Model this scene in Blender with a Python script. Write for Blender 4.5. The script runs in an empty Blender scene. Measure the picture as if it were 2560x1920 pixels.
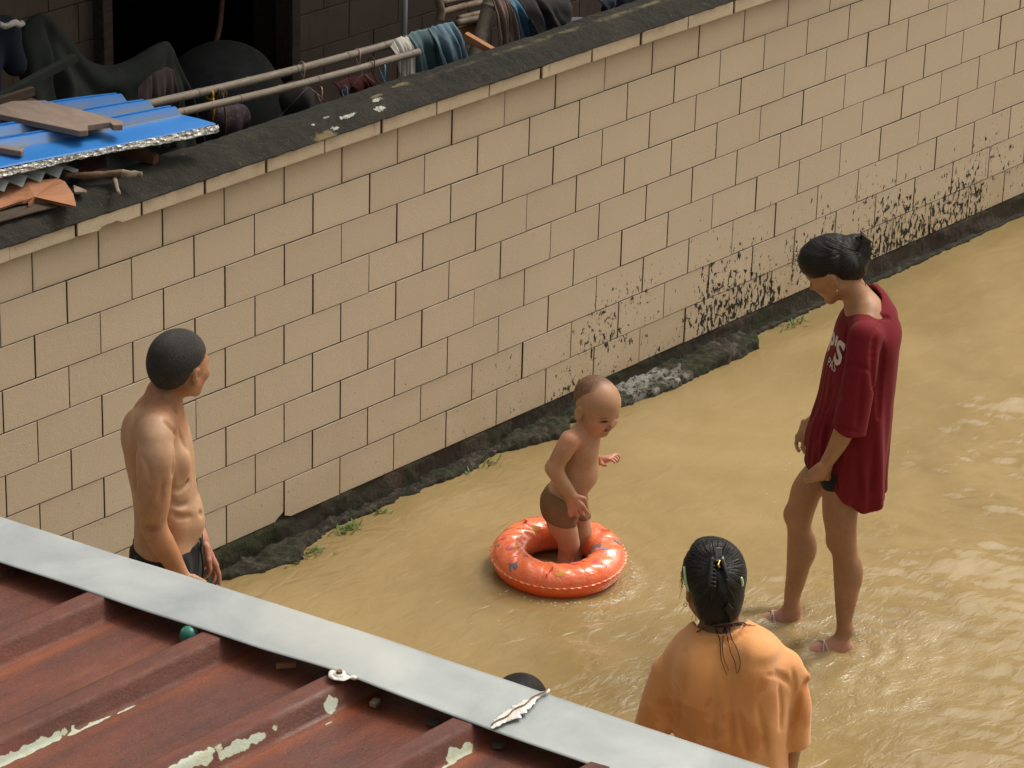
import bpy, math, random
import numpy as np
from mathutils import Vector, noise as mn
random.seed(7); rng = np.random.default_rng(7)
sc = bpy.context.scene
COL = sc.collection
# ---------------------------------------------------------------- camera
R = np.array([[0.6636465641572235, -0.7475674198747052, 0.02676173805465243],
              [-0.28574903831984755, -0.2864090581904466, -0.9145038755980743],
              [0.6913181069385584, 0.5992602140360161, -0.40369105871988564]])
CAM = np.array([-7.7081, -8.3209, 5.8692])
F2 = 8638.143 * .8640625            # focal length in the measuring pixels (2212 wide)
cd = bpy.data.cameras.new('camera'); cam = bpy.data.objects.new('camera', cd); COL.objects.link(cam)
from mathutils import Matrix
cam.matrix_world = Matrix([[R[0][i], -R[1][i], -R[2][i], CAM[i]] for i in range(3)] + [[0, 0, 0, 1]])
cd.sensor_width = 36; cd.lens = 8638.143 / 2560 * 36; cd.clip_end = 500; cd.clip_start = .5
sc.camera = cam
# ---------------------------------------------------------------- sky, sun, exposure
SUN_EL, SUN_AZ = math.radians(56), math.radians(-12)      # direction towards the sun in xy
world = bpy.data.worlds.new('World'); sc.world = world; world.use_nodes = True
wn = world.node_tree.nodes; wl = world.node_tree.links
bg = wn['Background']
sky = wn.new('ShaderNodeTexSky'); sky.sky_type = 'NISHITA'; sky.sun_disc = False
sky.sun_elevation = SUN_EL; sky.sun_rotation = math.pi/2 - SUN_AZ
sky.dust_density = 9; sky.air_density = 1.5; sky.ozone_density = 1
hs = wn.new('ShaderNodeHueSaturation'); hs.inputs['Saturation'].default_value = .25
mx = wn.new('ShaderNodeMix'); mx.data_type = 'RGBA'; mx.blend_type = 'MULTIPLY'; mx.inputs[0].default_value = 1
mx.inputs[7].default_value = (1.0, .965, .885, 1)
wl.new(sky.outputs[0], hs.inputs['Color']); wl.new(hs.outputs[0], mx.inputs[6]); wl.new(mx.outputs[2], bg.inputs[0])
bg.inputs[1].default_value = .15
sl = bpy.data.lights.new('sun', 'SUN'); sl.energy = .8; sl.angle = math.radians(11); sl.color = (1, .95, .87)
so = bpy.data.objects.new('sun', sl); COL.objects.link(so)
sd = Vector((math.cos(SUN_AZ)*math.cos(SUN_EL), math.sin(SUN_AZ)*math.cos(SUN_EL), math.sin(SUN_EL)))
so.rotation_euler = sd.to_track_quat('Z', 'Y').to_euler()
sc.view_settings.view_transform = 'Standard'; sc.view_settings.look = 'None'
sc.view_settings.exposure = .2; sc.view_settings.gamma = 1

# ---------------------------------------------------------------- measuring helpers
rt = R[0]; fwv = R[2]; H3 = np.array([fwv[0], fwv[1], 0]); H3 /= np.linalg.norm(H3)
RT = np.array([H3[1], -H3[0], 0]); UP = np.array([0, 0, 1.])
def ray(x, y):
    return R.T @ np.array([(x/.8640625-1280)/8638.143, (y/.8640625-960)/8638.143, 1])
def onz(x, y, Z): d = ray(x, y); return CAM + (Z-CAM[2])/d[2]*d
def ony(x, y, Y): d = ray(x, y); return CAM + (Y-CAM[1])/d[1]*d
class Frame:                         # a person's own upright plane, used to take measurements
    def __init__(s, G, ox, oy, k):
        s.G = np.array(G, float); s.ox = ox; s.oy = oy; s.k = k
        mid = s.G + UP*.8; s.m = k/(F2/((mid-CAM) @ fwv))      # metres per crop pixel
    def __call__(s, X, Y, o=0):
        d = ray(s.ox + s.k*X, s.oy + s.k*Y); t = ((s.G-CAM) @ H3 - o)/(d @ H3); return CAM + t*d

# ---------------------------------------------------------------- object helpers
def unit(v): v = np.asarray(v, float); return v/np.linalg.norm(v)
def tag(o, label=None, cat=None, group=None, kind=None):
    if label: o['label'] = label
    if cat: o['category'] = cat
    if group: o['group'] = group
    if kind: o['kind'] = kind
    return o
def empty(name, loc, label=None, cat=None, group=None, kind=None):
    o = bpy.data.objects.new(name, None); COL.objects.link(o); o.location = loc; o.empty_display_size = .1
    return tag(o, label, cat, group, kind)
def rootloc(p):
    l = Vector((0, 0, 0))
    while p: l += p.location; p = p.parent
    return np.array(l)
def mk(name, V, F, mat, parent=None, smooth=True, loc=None, uv=None):
    V = np.asarray(V, float)
    off = rootloc(parent) if parent else (np.array(loc, float) if loc is not None else np.array([V[:, 0].mean(), V[:, 1].mean(), V[:, 2].min()]))
    me = bpy.data.meshes.new(name)
    if isinstance(F, np.ndarray) and F.ndim == 2:
        n = len(F); k = F.shape[1]
        me.vertices.add(len(V)); me.vertices.foreach_set('co', (V-off).astype(np.float32).ravel())
        me.loops.add(n*k); me.loops.foreach_set('vertex_index', F.astype(np.int32).ravel())
        me.polygons.add(n); me.polygons.foreach_set('loop_start', np.arange(0, n*k, k, dtype=np.int32))
        me.update(calc_edges=True); me.validate()
    else:
        me.from_pydata([tuple(v) for v in (V-off)], [], [tuple(f) for f in F]); me.validate()
    me.polygons.foreach_set('use_smooth', [smooth]*len(me.polygons))
    ms = mat if isinstance(mat, (list, tuple)) else [mat]
    for m in ms: me.materials.append(m)
    o = bpy.data.objects.new(name, me); COL.objects.link(o)
    if parent: o.parent = parent
    else: o.location = off
    return o
def mod(o, t, **kw):
    m = o.modifiers.new(t.lower(), t)
    for a, b in kw.items(): setattr(m, a, b)
    return o
def bevel(o, w=.004, seg=2): return mod(o, 'BEVEL', width=w, segments=seg, limit_method='ANGLE')
def solid(o, t): return mod(o, 'SOLIDIFY', thickness=t, offset=0)
class MB:
    def __init__(s): s.V = []; s.F = []
    def add(s, V, F):
        n = len(s.V); s.V += [tuple(v) for v in V]; s.F += [tuple(i+n for i in f) for f in F]; return s
    def box(s, c, size, ax=None):
        ax = np.eye(3) if ax is None else np.array(ax); c = np.array(c); h = np.array(size)/2
        V = [c + ax[0]*h[0]*i + ax[1]*h[1]*j + ax[2]*h[2]*k for k in (-1, 1) for i, j in ((-1, -1), (1, -1), (1, 1), (-1, 1))]
        return s.add(V, [(3, 2, 1, 0), (4, 5, 6, 7), (0, 1, 5, 4), (1, 2, 6, 5), (2, 3, 7, 6), (3, 0, 4, 7)])
    def bar(s, a, b, w, h, up=(0, 0, 1)):
        a = np.array(a, float); b = np.array(b, float); x = unit(b-a); y = unit(np.cross(up, x)); z = np.cross(x, y)
        return s.box((a+b)/2, (np.linalg.norm(b-a), w, h), [x, y, z])
    def prism(s, poly, d):          # poly: 3D points, extruded by vector d
        n = len(poly); d = np.array(d); V = [np.array(p) for p in poly] + [np.array(p)+d for p in poly]
        return s.add(V, [tuple(range(n))[::-1], tuple(range(n, 2*n))] + [(i, (i+1) % n, (i+1) % n+n, i+n) for i in range(n)])
    def tube(s, pts, rad, n=12, cap=True, jit=0):
        pts = [np.array(p, float) for p in pts]; m = len(pts)
        rad = [rad]*m if np.isscalar(rad) else rad
        t0 = unit(pts[1]-pts[0]); u = unit(np.cross(t0, UP if abs(t0[2]) < .9 else [1, 0, 0])); V = []
        for i, p in enumerate(pts):
            t = unit(pts[min(i+1, m-1)]-pts[max(i-1, 0)]); u = unit(u - t*(u @ t)); w = np.cross(t, u)
            for j in range(n):
                a = 2*math.pi*j/n; r = rad[i]*(1+jit*mn.noise(Vector(p*30+np.array([j*.9, 0, 0]))))
                V.append(p + r*(math.cos(a)*u + math.sin(a)*w))
        F = [(i*n+j, i*n+(j+1) % n, (i+1)*n+(j+1) % n, (i+1)*n+j) for i in range(m-1) for j in range(n)]
        if cap: F += [tuple(range(n))[::-1], tuple(range((m-1)*n, m*n))]
        return s.add(V, F)
    def build(s, name, mat, parent=None, smooth=False, loc=None): return mk(name, s.V, s.F, mat, parent, smooth, loc)
def curve_pts(pts, n=6):            # Catmull-Rom
    P = [np.array(p, float) for p in pts]; P = [2*P[0]-P[1]] + P + [2*P[-1]-P[-2]]; out = []
    for i in range(1, len(P)-2):
        for k in range(n):
            t = k/n; a, b, c, d = P[i-1:i+3]
            out.append(.5*((2*b)+(-a+c)*t+(2*a-5*b+4*c-d)*t*t+(-a+3*b-3*c+d)*t**3))
    return out + [P[-2]]
def sheet(name, fn, nu, nv, mat, parent=None, thick=None, loc=None):
    V = [fn(i/nu, j/nv) for j in range(nv+1) for i in range(nu+1)]
    F = np.array([(j*(nu+1)+i, j*(nu+1)+i+1, (j+1)*(nu+1)+i+1, (j+1)*(nu+1)+i) for j in range(nv) for i in range(nu)])
    o = mk(name, V, F, mat, parent, True, loc)
    if thick: solid(o, thick)
    return o

# ---------------------------------------------------------------- materials
def lin(c): return tuple(((x/255)/12.92 if x/255 <= .04045 else ((x/255+.055)/1.055)**2.4) for x in c)
class NT:
    def __init__(s, name):
        s.m = bpy.data.materials.new(name); s.m.use_nodes = True; s.t = s.m.node_tree; s.b = s.t.nodes['Principled BSDF']
        s.co = s.n('ShaderNodeTexCoord').outputs['Object']
    def n(s, t, **kw):
        x = s.t.nodes.new(t)
        for a, b in kw.items(): setattr(x, a, b)
        return x
    def put(s, sock, v):
        if isinstance(v, bpy.types.NodeSocket): s.t.links.new(v, sock)
        else: sock.default_value = v if not (isinstance(v, tuple) and len(v) == 3 and sock.type == 'RGBA') else v+(1,)
    def noise(s, scale, detail=4, rough=.55, dist=0, co=None, out='Fac'):
        x = s.n('ShaderNodeTexNoise'); x.inputs['Scale'].default_value = scale; x.inputs['Detail'].default_value = detail
        x.inputs['Roughness'].default_value = rough; x.inputs['Distortion'].default_value = dist
        s.put(x.inputs['Vector'], co if co is not None else s.co); return x.outputs[out]
    def vor(s, scale, co=None, feat='F1', out='Distance'):
        x = s.n('ShaderNodeTexVoronoi', feature=feat); x.inputs['Scale'].default_value = scale
        s.put(x.inputs['Vector'], co if co is not None else s.co); return x.outputs[out]
    def map(s, scale=(1, 1, 1), loc=(0, 0, 0), rot=(0, 0, 0), co=None):
        x = s.n('ShaderNodeMapping'); x.inputs['Scale'].default_value = scale; x.inputs['Location'].default_value = loc; x.inputs['Rotation'].default_value = rot
        s.put(x.inputs['Vector'], co if co is not None else s.co); return x.outputs[0]
    def ramp(s, f, stops):
        x = s.n('ShaderNodeValToRGB'); e = x.color_ramp.elements
        while len(e) < len(stops): e.new(.5)
        for k, (p, c) in enumerate(stops): e[k].position = p; e[k].color = (c, c, c, 1) if np.isscalar(c) else tuple(c)+(1,)
        s.put(x.inputs[0], f); return x.outputs[0]
    def mr(s, f, a, b, c=0, d=1, smooth=False):
        x = s.n('ShaderNodeMapRange')
        if smooth: x.interpolation_type = 'SMOOTHSTEP'
        for i, v in enumerate((f, a, b, c, d)): s.put(x.inputs[i], v)
        return x.outputs[0]
    def math(s, op, a, b=0, c=0, clamp=False):
        x = s.n('ShaderNodeMath', operation=op); x.use_clamp = clamp; s.put(x.inputs[0], a); s.put(x.inputs[1], b); s.put(x.inputs[2], c); return x.outputs[0]
    def mix(s, f, a, b, mode='MIX'):
        x = s.n('ShaderNodeMix', data_type='RGBA', blend_type=mode); s.put(x.inputs[0], f); s.put(x.inputs[6], a); s.put(x.inputs[7], b); return x.outputs[2]
    def xyz(s, co=None):
        x = s.n('ShaderNodeSeparateXYZ'); s.put(x.inputs[0], co if co is not None else s.co); return x.outputs
    def bump(s, h, strength=.3, dist=.01, nrm=None):
        x = s.n('ShaderNodeBump'); x.inputs['Strength'].default_value = strength; x.inputs['Distance'].default_value = dist
        s.put(x.inputs['Height'], h)
        if nrm is not None: s.put(x.inputs['Normal'], nrm)
        return x.outputs[0]
    def blobs(s, items, ragged=.35, nscale=40, soft=.12, co=None):
        # union of ragged ellipses: items (cx,cy,cz,rx,ry,rz) in object space
        out = None; nz = s.mr(s.noise(nscale, 4, co=co), .3, .7, -ragged, ragged)
        for cx, cy, cz, rx, ry, rz in items:
            v = s.map((1/rx, 1/ry, 1/rz), (-cx/rx, -cy/ry, -cz/rz), co=co)
            l = s.n('ShaderNodeVectorMath', operation='LENGTH'); s.put(l.inputs[0], v)
            d = s.mr(s.math('ADD', l.outputs['Value'], nz), 1-soft, 1+soft, 1, 0, True)
            out = d if out is None else s.math('MAXIMUM', out, d)
        return out
    def done(s, color=None, rough=.6, normal=None, **kw):
        if color is not None: s.put(s.b.inputs['Base Color'], color)
        s.put(s.b.inputs['Roughness'], rough)
        if normal is not None: s.put(s.b.inputs['Normal'], normal)
        for k, v in kw.items(): s.put(s.b.inputs[k.replace('_', ' ')], v)
        return s.m
def simple(name, c1, c2, scale=8, rough=.7, bs=.3, bd=.004, bscale=60, stretch=(1, 1, 1), c3=None, **kw):
    t = NT(name); co = t.map(stretch)
    col = t.mix(t.mr(t.noise(scale, 6, .6, co=co), .3, .7), c1, c2)
    if c3 is not None: col = t.mix(t.mr(t.noise(scale*2.3, 5, .65, co=t.map(stretch, (3, 1, 7))), .55, .68), col, c3)
    r = t.mr(t.noise(scale*3, 3), .3, .7, max(rough-.08, 0), min(rough+.08, 1))
    return t.done(col, r, t.bump(t.noise(bscale, 5, .6, co=co), bs, bd), **kw)

# wall tiles
WATER_Z = 0.0
t = NT('tile_ceramic'); x, y, z = t.xyz()
geo = t.n('ShaderNodeObjectInfo')
cell = t.n('ShaderNodeAttribute', attribute_name='tile_tone').outputs['Fac']
base = t.mix(cell, (.515, .428, .326), (.57, .475, .364))
base = t.mix(t.mr(t.noise(1.3, 5, .6), .35, .7), base, (.55, .455, .342))
base = t.mix(t.mr(t.noise(.9, 6, .7, co=t.map((1, 1, .5))), .5, .72, 0, .4), base, (.44, .375, .295))
base = t.mix(t.mr(t.noise(190, 4, .65), .48, .75, 0, .5), base, (.33, .26, .18))
# brown grime creeping in from the edges of the upper tiles
edge = t.n('ShaderNodeAttribute', attribute_name='edge_dirt').outputs['Fac']
eg = t.math('MULTIPLY', edge, t.mr(t.noise(9, 5, .7), .25, .7, .2, 1))
base = t.mix(t.math('MULTIPLY', eg, .7, clamp=True), base, (.13, .08, .045)); base = t.mix(t.mr(edge, 1.2, 2), base, (.012, .009, .006))
# ochre damp stain low on the right
och = t.math('MULTIPLY', t.mr(z, .1, .42, 1, 0, True), t.mr(t.noise(5, 4, .6), .35, .65, .15, .8))
base = t.mix(t.math('MULTIPLY', och, t.mr(x, .5, 3, .2, .6)), base, (.36, .24, .09))
# mildew speckles, thick at right near the waterline, sparse elsewhere
sp = t.noise(46, 6, .66, dist=.35, co=t.map((1, 1, .55)))
den = t.math('MULTIPLY', t.mr(z, .1, .95, 1, 0, True), t.mr(x, 1.0, 2.6, .2, 1, True))
clus = t.mr(t.noise(2.6, 3, .6), .38, .55)
den = t.math('MULTIPLY', den, t.mr(clus, 0, 1, .5, 1))
th = t.mr(den, 0, 1, .74, .486)
spk = t.mr(sp, th, t.math('ADD', th, .028))
fine = t.math('GREATER_THAN', t.noise(75, 3, .6), t.mr(t.mr(z, 0, 1.3, 1, 0), 0, 1, .76, .665))
spots = t.math('MAXIMUM', spk, t.math('MULTIPLY', fine, .8))
base = t.mix(spots, base, (.014, .012, .006))
hgt = t.math('ADD', t.noise(150, 4, .65), t.math('MULTIPLY', t.noise(60, 3), .5))
M_TILE = t.done(base, t.mr(spots, 0, 1, .5, .9), t.bump(hgt, .35, .004))
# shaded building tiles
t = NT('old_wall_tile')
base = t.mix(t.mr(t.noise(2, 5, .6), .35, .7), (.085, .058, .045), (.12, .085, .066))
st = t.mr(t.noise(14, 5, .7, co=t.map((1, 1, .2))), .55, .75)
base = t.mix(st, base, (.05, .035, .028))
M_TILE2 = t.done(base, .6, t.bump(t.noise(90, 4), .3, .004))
M_JOINT = simple('dirty_mortar', (.02, .013, .008), (.04, .028, .016), 20, .95)
M_COPF = None
t = NT('coping_tile'); x, y, z = t.xyz()
base = t.mix(t.mr(t.noise(1.6, 5, .6), .35, .7), (.60, .51, .38), (.50, .41, .30))
edge = t.n('ShaderNodeAttribute', attribute_name='edge_dirt').outputs['Fac']
base = t.mix(t.math('MULTIPLY', edge, t.mr(t.noise(11, 5, .7), .25, .65, .15, 1)), base, (.14, .085, .04))
dr = t.math('MULTIPLY', t.mr(t.noise(55, 4, .6, co=t.map((1, 1, .12))), .60, .68), t.mr(z, 1.552, 1.59, 0, 1))
dr = t.math('MULTIPLY', dr, t.mr(t.noise(2.2, 2, co=t.map((1, 1, 0), (4, 0, 0))), .5, .58))
base = t.mix(t.math('MULTIPLY', dr, .85), base, (.03, .025, .015))
M_COPF = t.done(base, .65, t.bump(t.noise(140, 4, .65), .5, .004))
# mossy concrete
t = NT('mossy_concrete'); x, y, z = t.xyz()
base = t.ramp(t.noise(5, 8, .68), [(.3, (.006, .006, .004)), (.5, (.014, .012, .008)), (.66, (.032, .027, .015)), (.78, (.07, .058, .03))])
base = t.mix(t.mr(t.noise(2.1, 4, .6), .45, .65, 0, .7), base, (.012, .011, .007))
base = t.mix(t.mr(t.noise(60, 5, .7), .62, .72, 0, .6), base, (.16, .14, .09))
rl = t.math('MULTIPLY', t.mr(t.math('ABSOLUTE', t.math('SUBTRACT', y, .075)), 0, .02, 1, 0, True), t.mr(t.noise(16, 6, .7), .42, .62))  # soft highlight along the coping ridge, painted into the colour
rl = t.math('MULTIPLY', rl, t.mr(x, 1.2, 2.2, 0, .8))
base = t.mix(rl, base, (.19, .16, .085))
def cz(xx, yy): p = onz(xx, yy, 1.625); return p
def cop_blob(xx, yy, rx, ry): p = onz(xx, yy, 1.64); return (p[0], p[1], 1.64, rx*.8, ry*.62, .08)
wh = t.blobs([cop_blob(752, 245, .05, .012), cop_blob(724, 262, .025, .012), cop_blob(704, 255, .018, .008), cop_blob(815, 217, .028, .014), cop_blob(676, 268, .012, .008), cop_blob(822, 226, .03, .02)], .55, 70, .08)
yl = t.blobs([cop_blob(705, 275, .075, .035), cop_blob(868, 187, .055, .018), cop_blob(812, 212, .03, .012)], .5, 30, .4)
base = t.mix(t.math('MULTIPLY', yl, .55), base, (.27, .215, .1))
base = t.mix(t.math('MULTIPLY', wh, t.mr(t.noise(60, 4, .7), .35, .55, .3, 1)), base, (.42, .43, .40))
M_COPE = t.done(base, .93, t.bump(t.math('ADD', t.noise(26, 8, .7), t.math('MULTIPLY', t.noise(120, 4), .4)), .8, .02))
t = NT('damp_footing'); x, y, z = t.xyz()
base = t.ramp(t.noise(7, 8, .7), [(.3, (.012, .009, .006)), (.5, (.032, .023, .015)), (.62, (.06, .042, .026)), (.75, (.11, .08, .05))])
ms = t.math('MULTIPLY', t.mr(t.noise(3.2, 5, .65), .46, .58), t.mr(t.noise(40, 4, .7), .35, .55, .4, 1))
base = t.mix(ms, base, t.mix(t.noise(70, 3), (.006, .009, .002), (.035, .045, .009)))
wt = t.math('MULTIPLY', t.mr(z, -.005, .02, 1, 0), .75)
base = t.mix(wt, base, (.012, .01, .006))
M_FOOT = t.done(base, t.mr(z, 0, .04, .35, .9), t.bump(t.noise(50, 6, .7), .8, .015))
t = NT('rubble_stone'); x, y, z = t.xyz()
base = t.ramp(t.noise(22, 8, .72), [(.36, (.010, .008, .005)), (.52, (.036, .028, .018)), (.64, (.11, .09, .06)), (.76, (.30, .27, .21))])
pale = t.blobs([(2.66, -.09, .05, .20, .14, .12)], .5, 18, .3)
pale = t.math('MULTIPLY', pale, t.mr(t.noise(38, 5, .7), .42, .52))
base = t.mix(pale, base, (.30, .29, .26))
ms = t.math('MULTIPLY', t.mr(t.noise(6, 5, .65), .47, .56), t.mr(x, -.2, 3.6, .6, .95))
base = t.mix(ms, base, t.mix(t.noise(90, 3), (.006, .009, .002), (.035, .045, .008)))
base = t.mix(t.mr(z, -.004, .016, .85, 0), base, (.012, .01, .006))
M_RUB = t.done(base, .85, t.bump(t.noise(75, 6, .75), .9, .012))

# muddy water
t = NT('muddy_water'); x, y, z = t.xyz()
base = t.ramp(t.noise(1.1, 5, .6, dist=.6), [(.3, (.245, .172, .072)), (.5, (.285, .202, .088)), (.7, (.335, .243, .112))])
base = t.mix(t.mr(y, -.35, -.05, 0, .3, True), base, (.25, .19, .09))
base = t.mix(t.math('MULTIPLY', t.mr(t.noise(9, 6, .65, dist=1.2, co=t.map((.5, 1.5, 1), rot=(0, 0, .85))), .52, .7), .22), base, (.38, .29, .16))
tint = t.n('ShaderNodeBsdfTransparent'); tint.inputs[0].default_value = (1, .93, .78, 1)
shal = t.n('ShaderNodeAttribute', attribute_name='clear').outputs['Fac']
rip = t.noise(34, 4, .6, dist=.8, co=t.map((.8, 1.25, 1), rot=(0, 0, .75)))
rip2 = t.noise(95, 3, .6, dist=.5)
rip0 = t.noise(11, 3, .55, dist=.7, co=t.map((.7, 1.4, 1), rot=(0, 0, .75)))
chop = t.n('ShaderNodeAttribute', attribute_name='chop').outputs['Fac']
hh = t.math('ADD', t.math('MULTIPLY', rip0, t.mr(x, .8, 2.6, .85, .28)), t.math('ADD', t.math('MULTIPLY', rip, t.mr(chop, 0, 1, .07, .42)), t.math('MULTIPLY', rip2, t.mr(chop, 0, 1, .004, .14))))
t.done(base, .03, t.bump(hh, 1, .010), IOR=1.55)
ms_ = t.n('ShaderNodeMixShader'); t.put(ms_.inputs[0], shal)
t.t.links.new(t.b.outputs[0], ms_.inputs[1]); t.t.links.new(tint.outputs[0], ms_.inputs[2])
t.t.links.new(ms_.outputs[0], t.t.nodes['Material Output'].inputs[0])
M_WATER = t.m
M_BED = simple('river_mud', (.42, .29, .13), (.48, .33, .15), 6, .8)

# metal roof
RZ = 2.2
t = NT('rusty_roof_sheet'); x, y, z = t.xyz()
lo = t.map((.35, 1.6, 1))
base = t.ramp(t.noise(7, 8, .68, co=lo), [(.25, (.030, .007, .004)), (.42, (.075, .016, .008)), (.58, (.120, .027, .011)), (.75, (.17, .052, .023))])
base = t.mix(t.mr(t.noise(160, 5, .7), .45, .75, 0, .5), base, (.15, .055, .035))
base = t.mix(t.mr(t.noise(45, 4, .7), .58, .7, 0, .45), base, (.06, .02, .014))
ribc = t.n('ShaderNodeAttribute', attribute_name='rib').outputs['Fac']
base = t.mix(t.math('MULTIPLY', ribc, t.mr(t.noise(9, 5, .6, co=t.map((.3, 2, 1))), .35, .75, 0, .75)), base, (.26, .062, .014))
ribs_y = (-2.99, -3.32, -3.66, -3.99)
def rp(X, Y): return onz(.5078*X, 1106+.5078*Y, 2.19)
items = []
def seg_patch(a, b, ry):
    p, q = rp(*a), rp(*b); c = (p+q)/2; items.append((c[0]+3.0, c[1]+3.0, 2.18, abs(p[0]-q[0])/2, ry*.45, .1))
seg_patch((-60, 1040), (265, 900), .015); seg_patch((285, 895), (340, 865), .010); seg_patch((335, 868), (475, 805), .012); seg_patch((490, 800), (580, 762), .007)
seg_patch((700, 1110), (960, 1000), .024); seg_patch((900, 1025), (1145, 918), .015); seg_patch((1375, 800), (1435, 775), .020)
seg_patch((1850, 1045), (1935, 1005), .010); seg_patch((1910, 1015), (2005, 945), .020); seg_patch((1380, 845), (1420, 830), .006)
pm = t.blobs(items, .5, 34, .06, co=t.map((1, 1, 0), (0, 0, 2.18)))
rim = t.blobs(items, .5, 34, .4, co=t.map((1, 1, 0), (0, 0, 2.18)))
base = t.mix(t.math('MULTIPLY', rim, .8), base, (.13, .06, .022))
stain = t.mr(t.noise(40, 4, .7, co=t.map((1, .15, 1))), .5, .7, 0, .6)
base = t.mix(pm, base, t.mix(stain, (.42, .46, .37), (.38, .30, .13)))
wet = t.blobs([(rp(1520, 880)[0]+3, rp(1520, 880)[1]+3, 2.15, .16, .11, .1)], .4, 12, .4, co=t.map((1, 1, 0), (0, 0, 2.15)))
rr = t.mix(wet, t.mr(t.noise(30, 4), .3, .7, .55, .75), (.2, .2, .2))
M_ROOF = t.done(base, rr, t.bump(t.math('ADD', t.noise(110, 6, .75), t.math('MULTIPLY', t.noise(28, 4), .4)), .6, .004))
t = NT('galvanised_flashing')
base = t.mix(t.mr(t.noise(4, 6, .65, dist=.5), .35, .68), (.31, .335, .34), (.43, .455, .455))
base = t.mix(t.mr(t.noise(30, 5, .7, co=t.map((1, .4, 1), rot=(0, 0, .3))), .5, .75, 0, .35), base, (.40, .41, .40))
pal = t.blobs([(rp(1420, 560)[0]+3, rp(1420, 560)[1]+3, 0, .09, .22, .1)], .2, 8, .6, co=t.map((1, 1, 0)))  # bright reflection at mid strip, painted in as a soft paler patch
base = t.mix(t.math('MULTIPLY', pal, .5), base, (.56, .56, .52))
M_FLASH = t.done(base, t.mr(t.noise(9, 5), .3, .7, .34, .5), t.bump(t.math('ADD', t.noise(2.2, 2), t.math('MULTIPLY', t.noise(120, 3, co=t.map((1, .15, 1))), .03)), .35, .02), Metallic=.45)
M_SEAL = simple('white_sealant', (.72, .72, .70), (.55, .52, .47), 60, .5, .8, .006, 60)
M_RUSTY = simple('rusty_screw', (.12, .05, .02), (.22, .1, .04), 90, .6)
M_WOOD_D = simple('dark_timber', (.028, .018, .012), (.07, .045, .028), 10, .85, .5, .004, 60, (1, 6, 6))
M_WOOD_RED = simple('reddish_timber', (.06, .022, .012), (.11, .045, .02), 10, .8, .5, .004, 60, (6, 1, 6))
M_PLANK = simple('weathered_plank', (.17, .125, .105), (.24, .18, .15), 9, .85, .4, .003, 50, (5, 1, 3), c3=(.26, .17, .09))
M_STICK = simple('pale_driftwood', (.26, .21, .16), (.12, .08, .05), 18, .85, .6, .004, 70)
M_BARK = simple('brown_branch', (.07, .035, .02), (.13, .07, .04), 18, .85, .6, .004, 70)
M_BOARD = simple('brown_cardboard', (.27, .11, .05), (.36, .17, .085), 7, .8, .3, .003, 60, c3=(.17, .07, .035))
M_ORWOOD = simple('orange_new_wood', (.27, .11, .04), (.36, .165, .065), 9, .75, .3, .003, 50, (1, 1, 6))
M_BAMBOO = simple('grey_bamboo', (.20, .165, .13), (.12, .095, .07), 12, .65, .3, .002, 50, (1, 6, 6), c3=(.09, .07, .05))
M_BAMBOO2 = simple('brown_bamboo', (.20, .14, .085), (.12, .085, .06), 12, .7, .3, .002, 50, c3=(.05, .04, .03))
t = NT('blue_sheet_paint'); x, y, z = t.xyz()
base = t.mix(t.mr(t.noise(5, 6, .6), .35, .7), (.018, .15, .47), (.028, .175, .50))
dust = t.n('ShaderNodeAttribute', attribute_name='dust').outputs['Fac']
base = t.mix(t.math('MULTIPLY', dust, t.mr(t.noise(9, 6, .7), .3, .6, .25, 1), clamp=True), base, (.15, .16, .15))
M_BLUE = t.done(base, .42, t.bump(t.noise(70, 3), .1, .002))
t = NT('crumpled_foil')
base = t.mix(t.mr(t.noise(28, 5, .7), .54, .66), (.72, .72, .69), (.2, .16, .11))
M_FOIL = t.done(base, .3, t.bump(t.math('ADD', t.vor(42, t.map((1, 1, 2))), t.noise(55, 3)), 1, .02), Metallic=.25)
M_GREYSHEET = simple('dull_galvanised_sheet', (.19, .22, .22), (.26, .29, .285), 7, .5, .2, .002, 60)
M_BLACK = simple('dark_interior', (.008, .007, .006), (.014, .012, .01), 4, .95)
M_CONC = simple('grey_concrete', (.10, .09, .08), (.16, .145, .125), 5, .9)
def cloth(name, c1, c2, sc_=10, rough=.9, bs=.25): 
    t = NT(name); col = t.mix(t.mr(t.noise(sc_, 5, .6), .35, .68), c1, c2)
    wv = t.math('ADD', t.noise(260, 2), t.math('MULTIPLY', t.noise(24, 4), 1.1))
    return t.done(col, rough, t.bump(wv, bs, .004), Sheen_Weight=.03, Specular_IOR_Level=.25)
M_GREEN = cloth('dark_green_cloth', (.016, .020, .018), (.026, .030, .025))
M_PURB = cloth('brown_purple_cloth', (.032, .022, .024), (.045, .03, .03))
M_RAG = cloth('white_rag_cloth', (.42, .40, .36), (.33, .31, .28))
M_TEAL = cloth('teal_grey_cloth', (.075, .125, .14), (.11, .165, .18))
M_TEAL2 = cloth('blue_grey_denim', (.075, .13, .175), (.12, .18, .22))
M_DENIM = cloth('blue_denim', (.06, .14, .22), (.12, .23, .33))
M_BROWNC = cloth('brown_shirt_cloth', (.12, .08, .07), (.175, .12, .105))
M_DARKC = cloth('charcoal_cloth', (.02, .018, .02), (.032, .028, .03))
M_PURP = cloth('purple_cloth', (.09, .075, .11), (.13, .11, .15))
M_NAVY = cloth('navy_cloth', (.007, .010, .02), (.011, .015, .028))
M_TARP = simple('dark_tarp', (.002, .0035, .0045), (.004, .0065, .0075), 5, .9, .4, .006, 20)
M_WIRE = simple('pink_hanger_plastic', (.34, .22, .19), (.28, .18, .16), 20, .5)
M_WIREB = simple('blue_hanger_plastic', (.05, .30, .50), (.06, .28, .45), 20, .4)
M_YEL = simple('yellow_strap', (.55, .30, .02), (.5, .26, .02), 20, .5)
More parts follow.
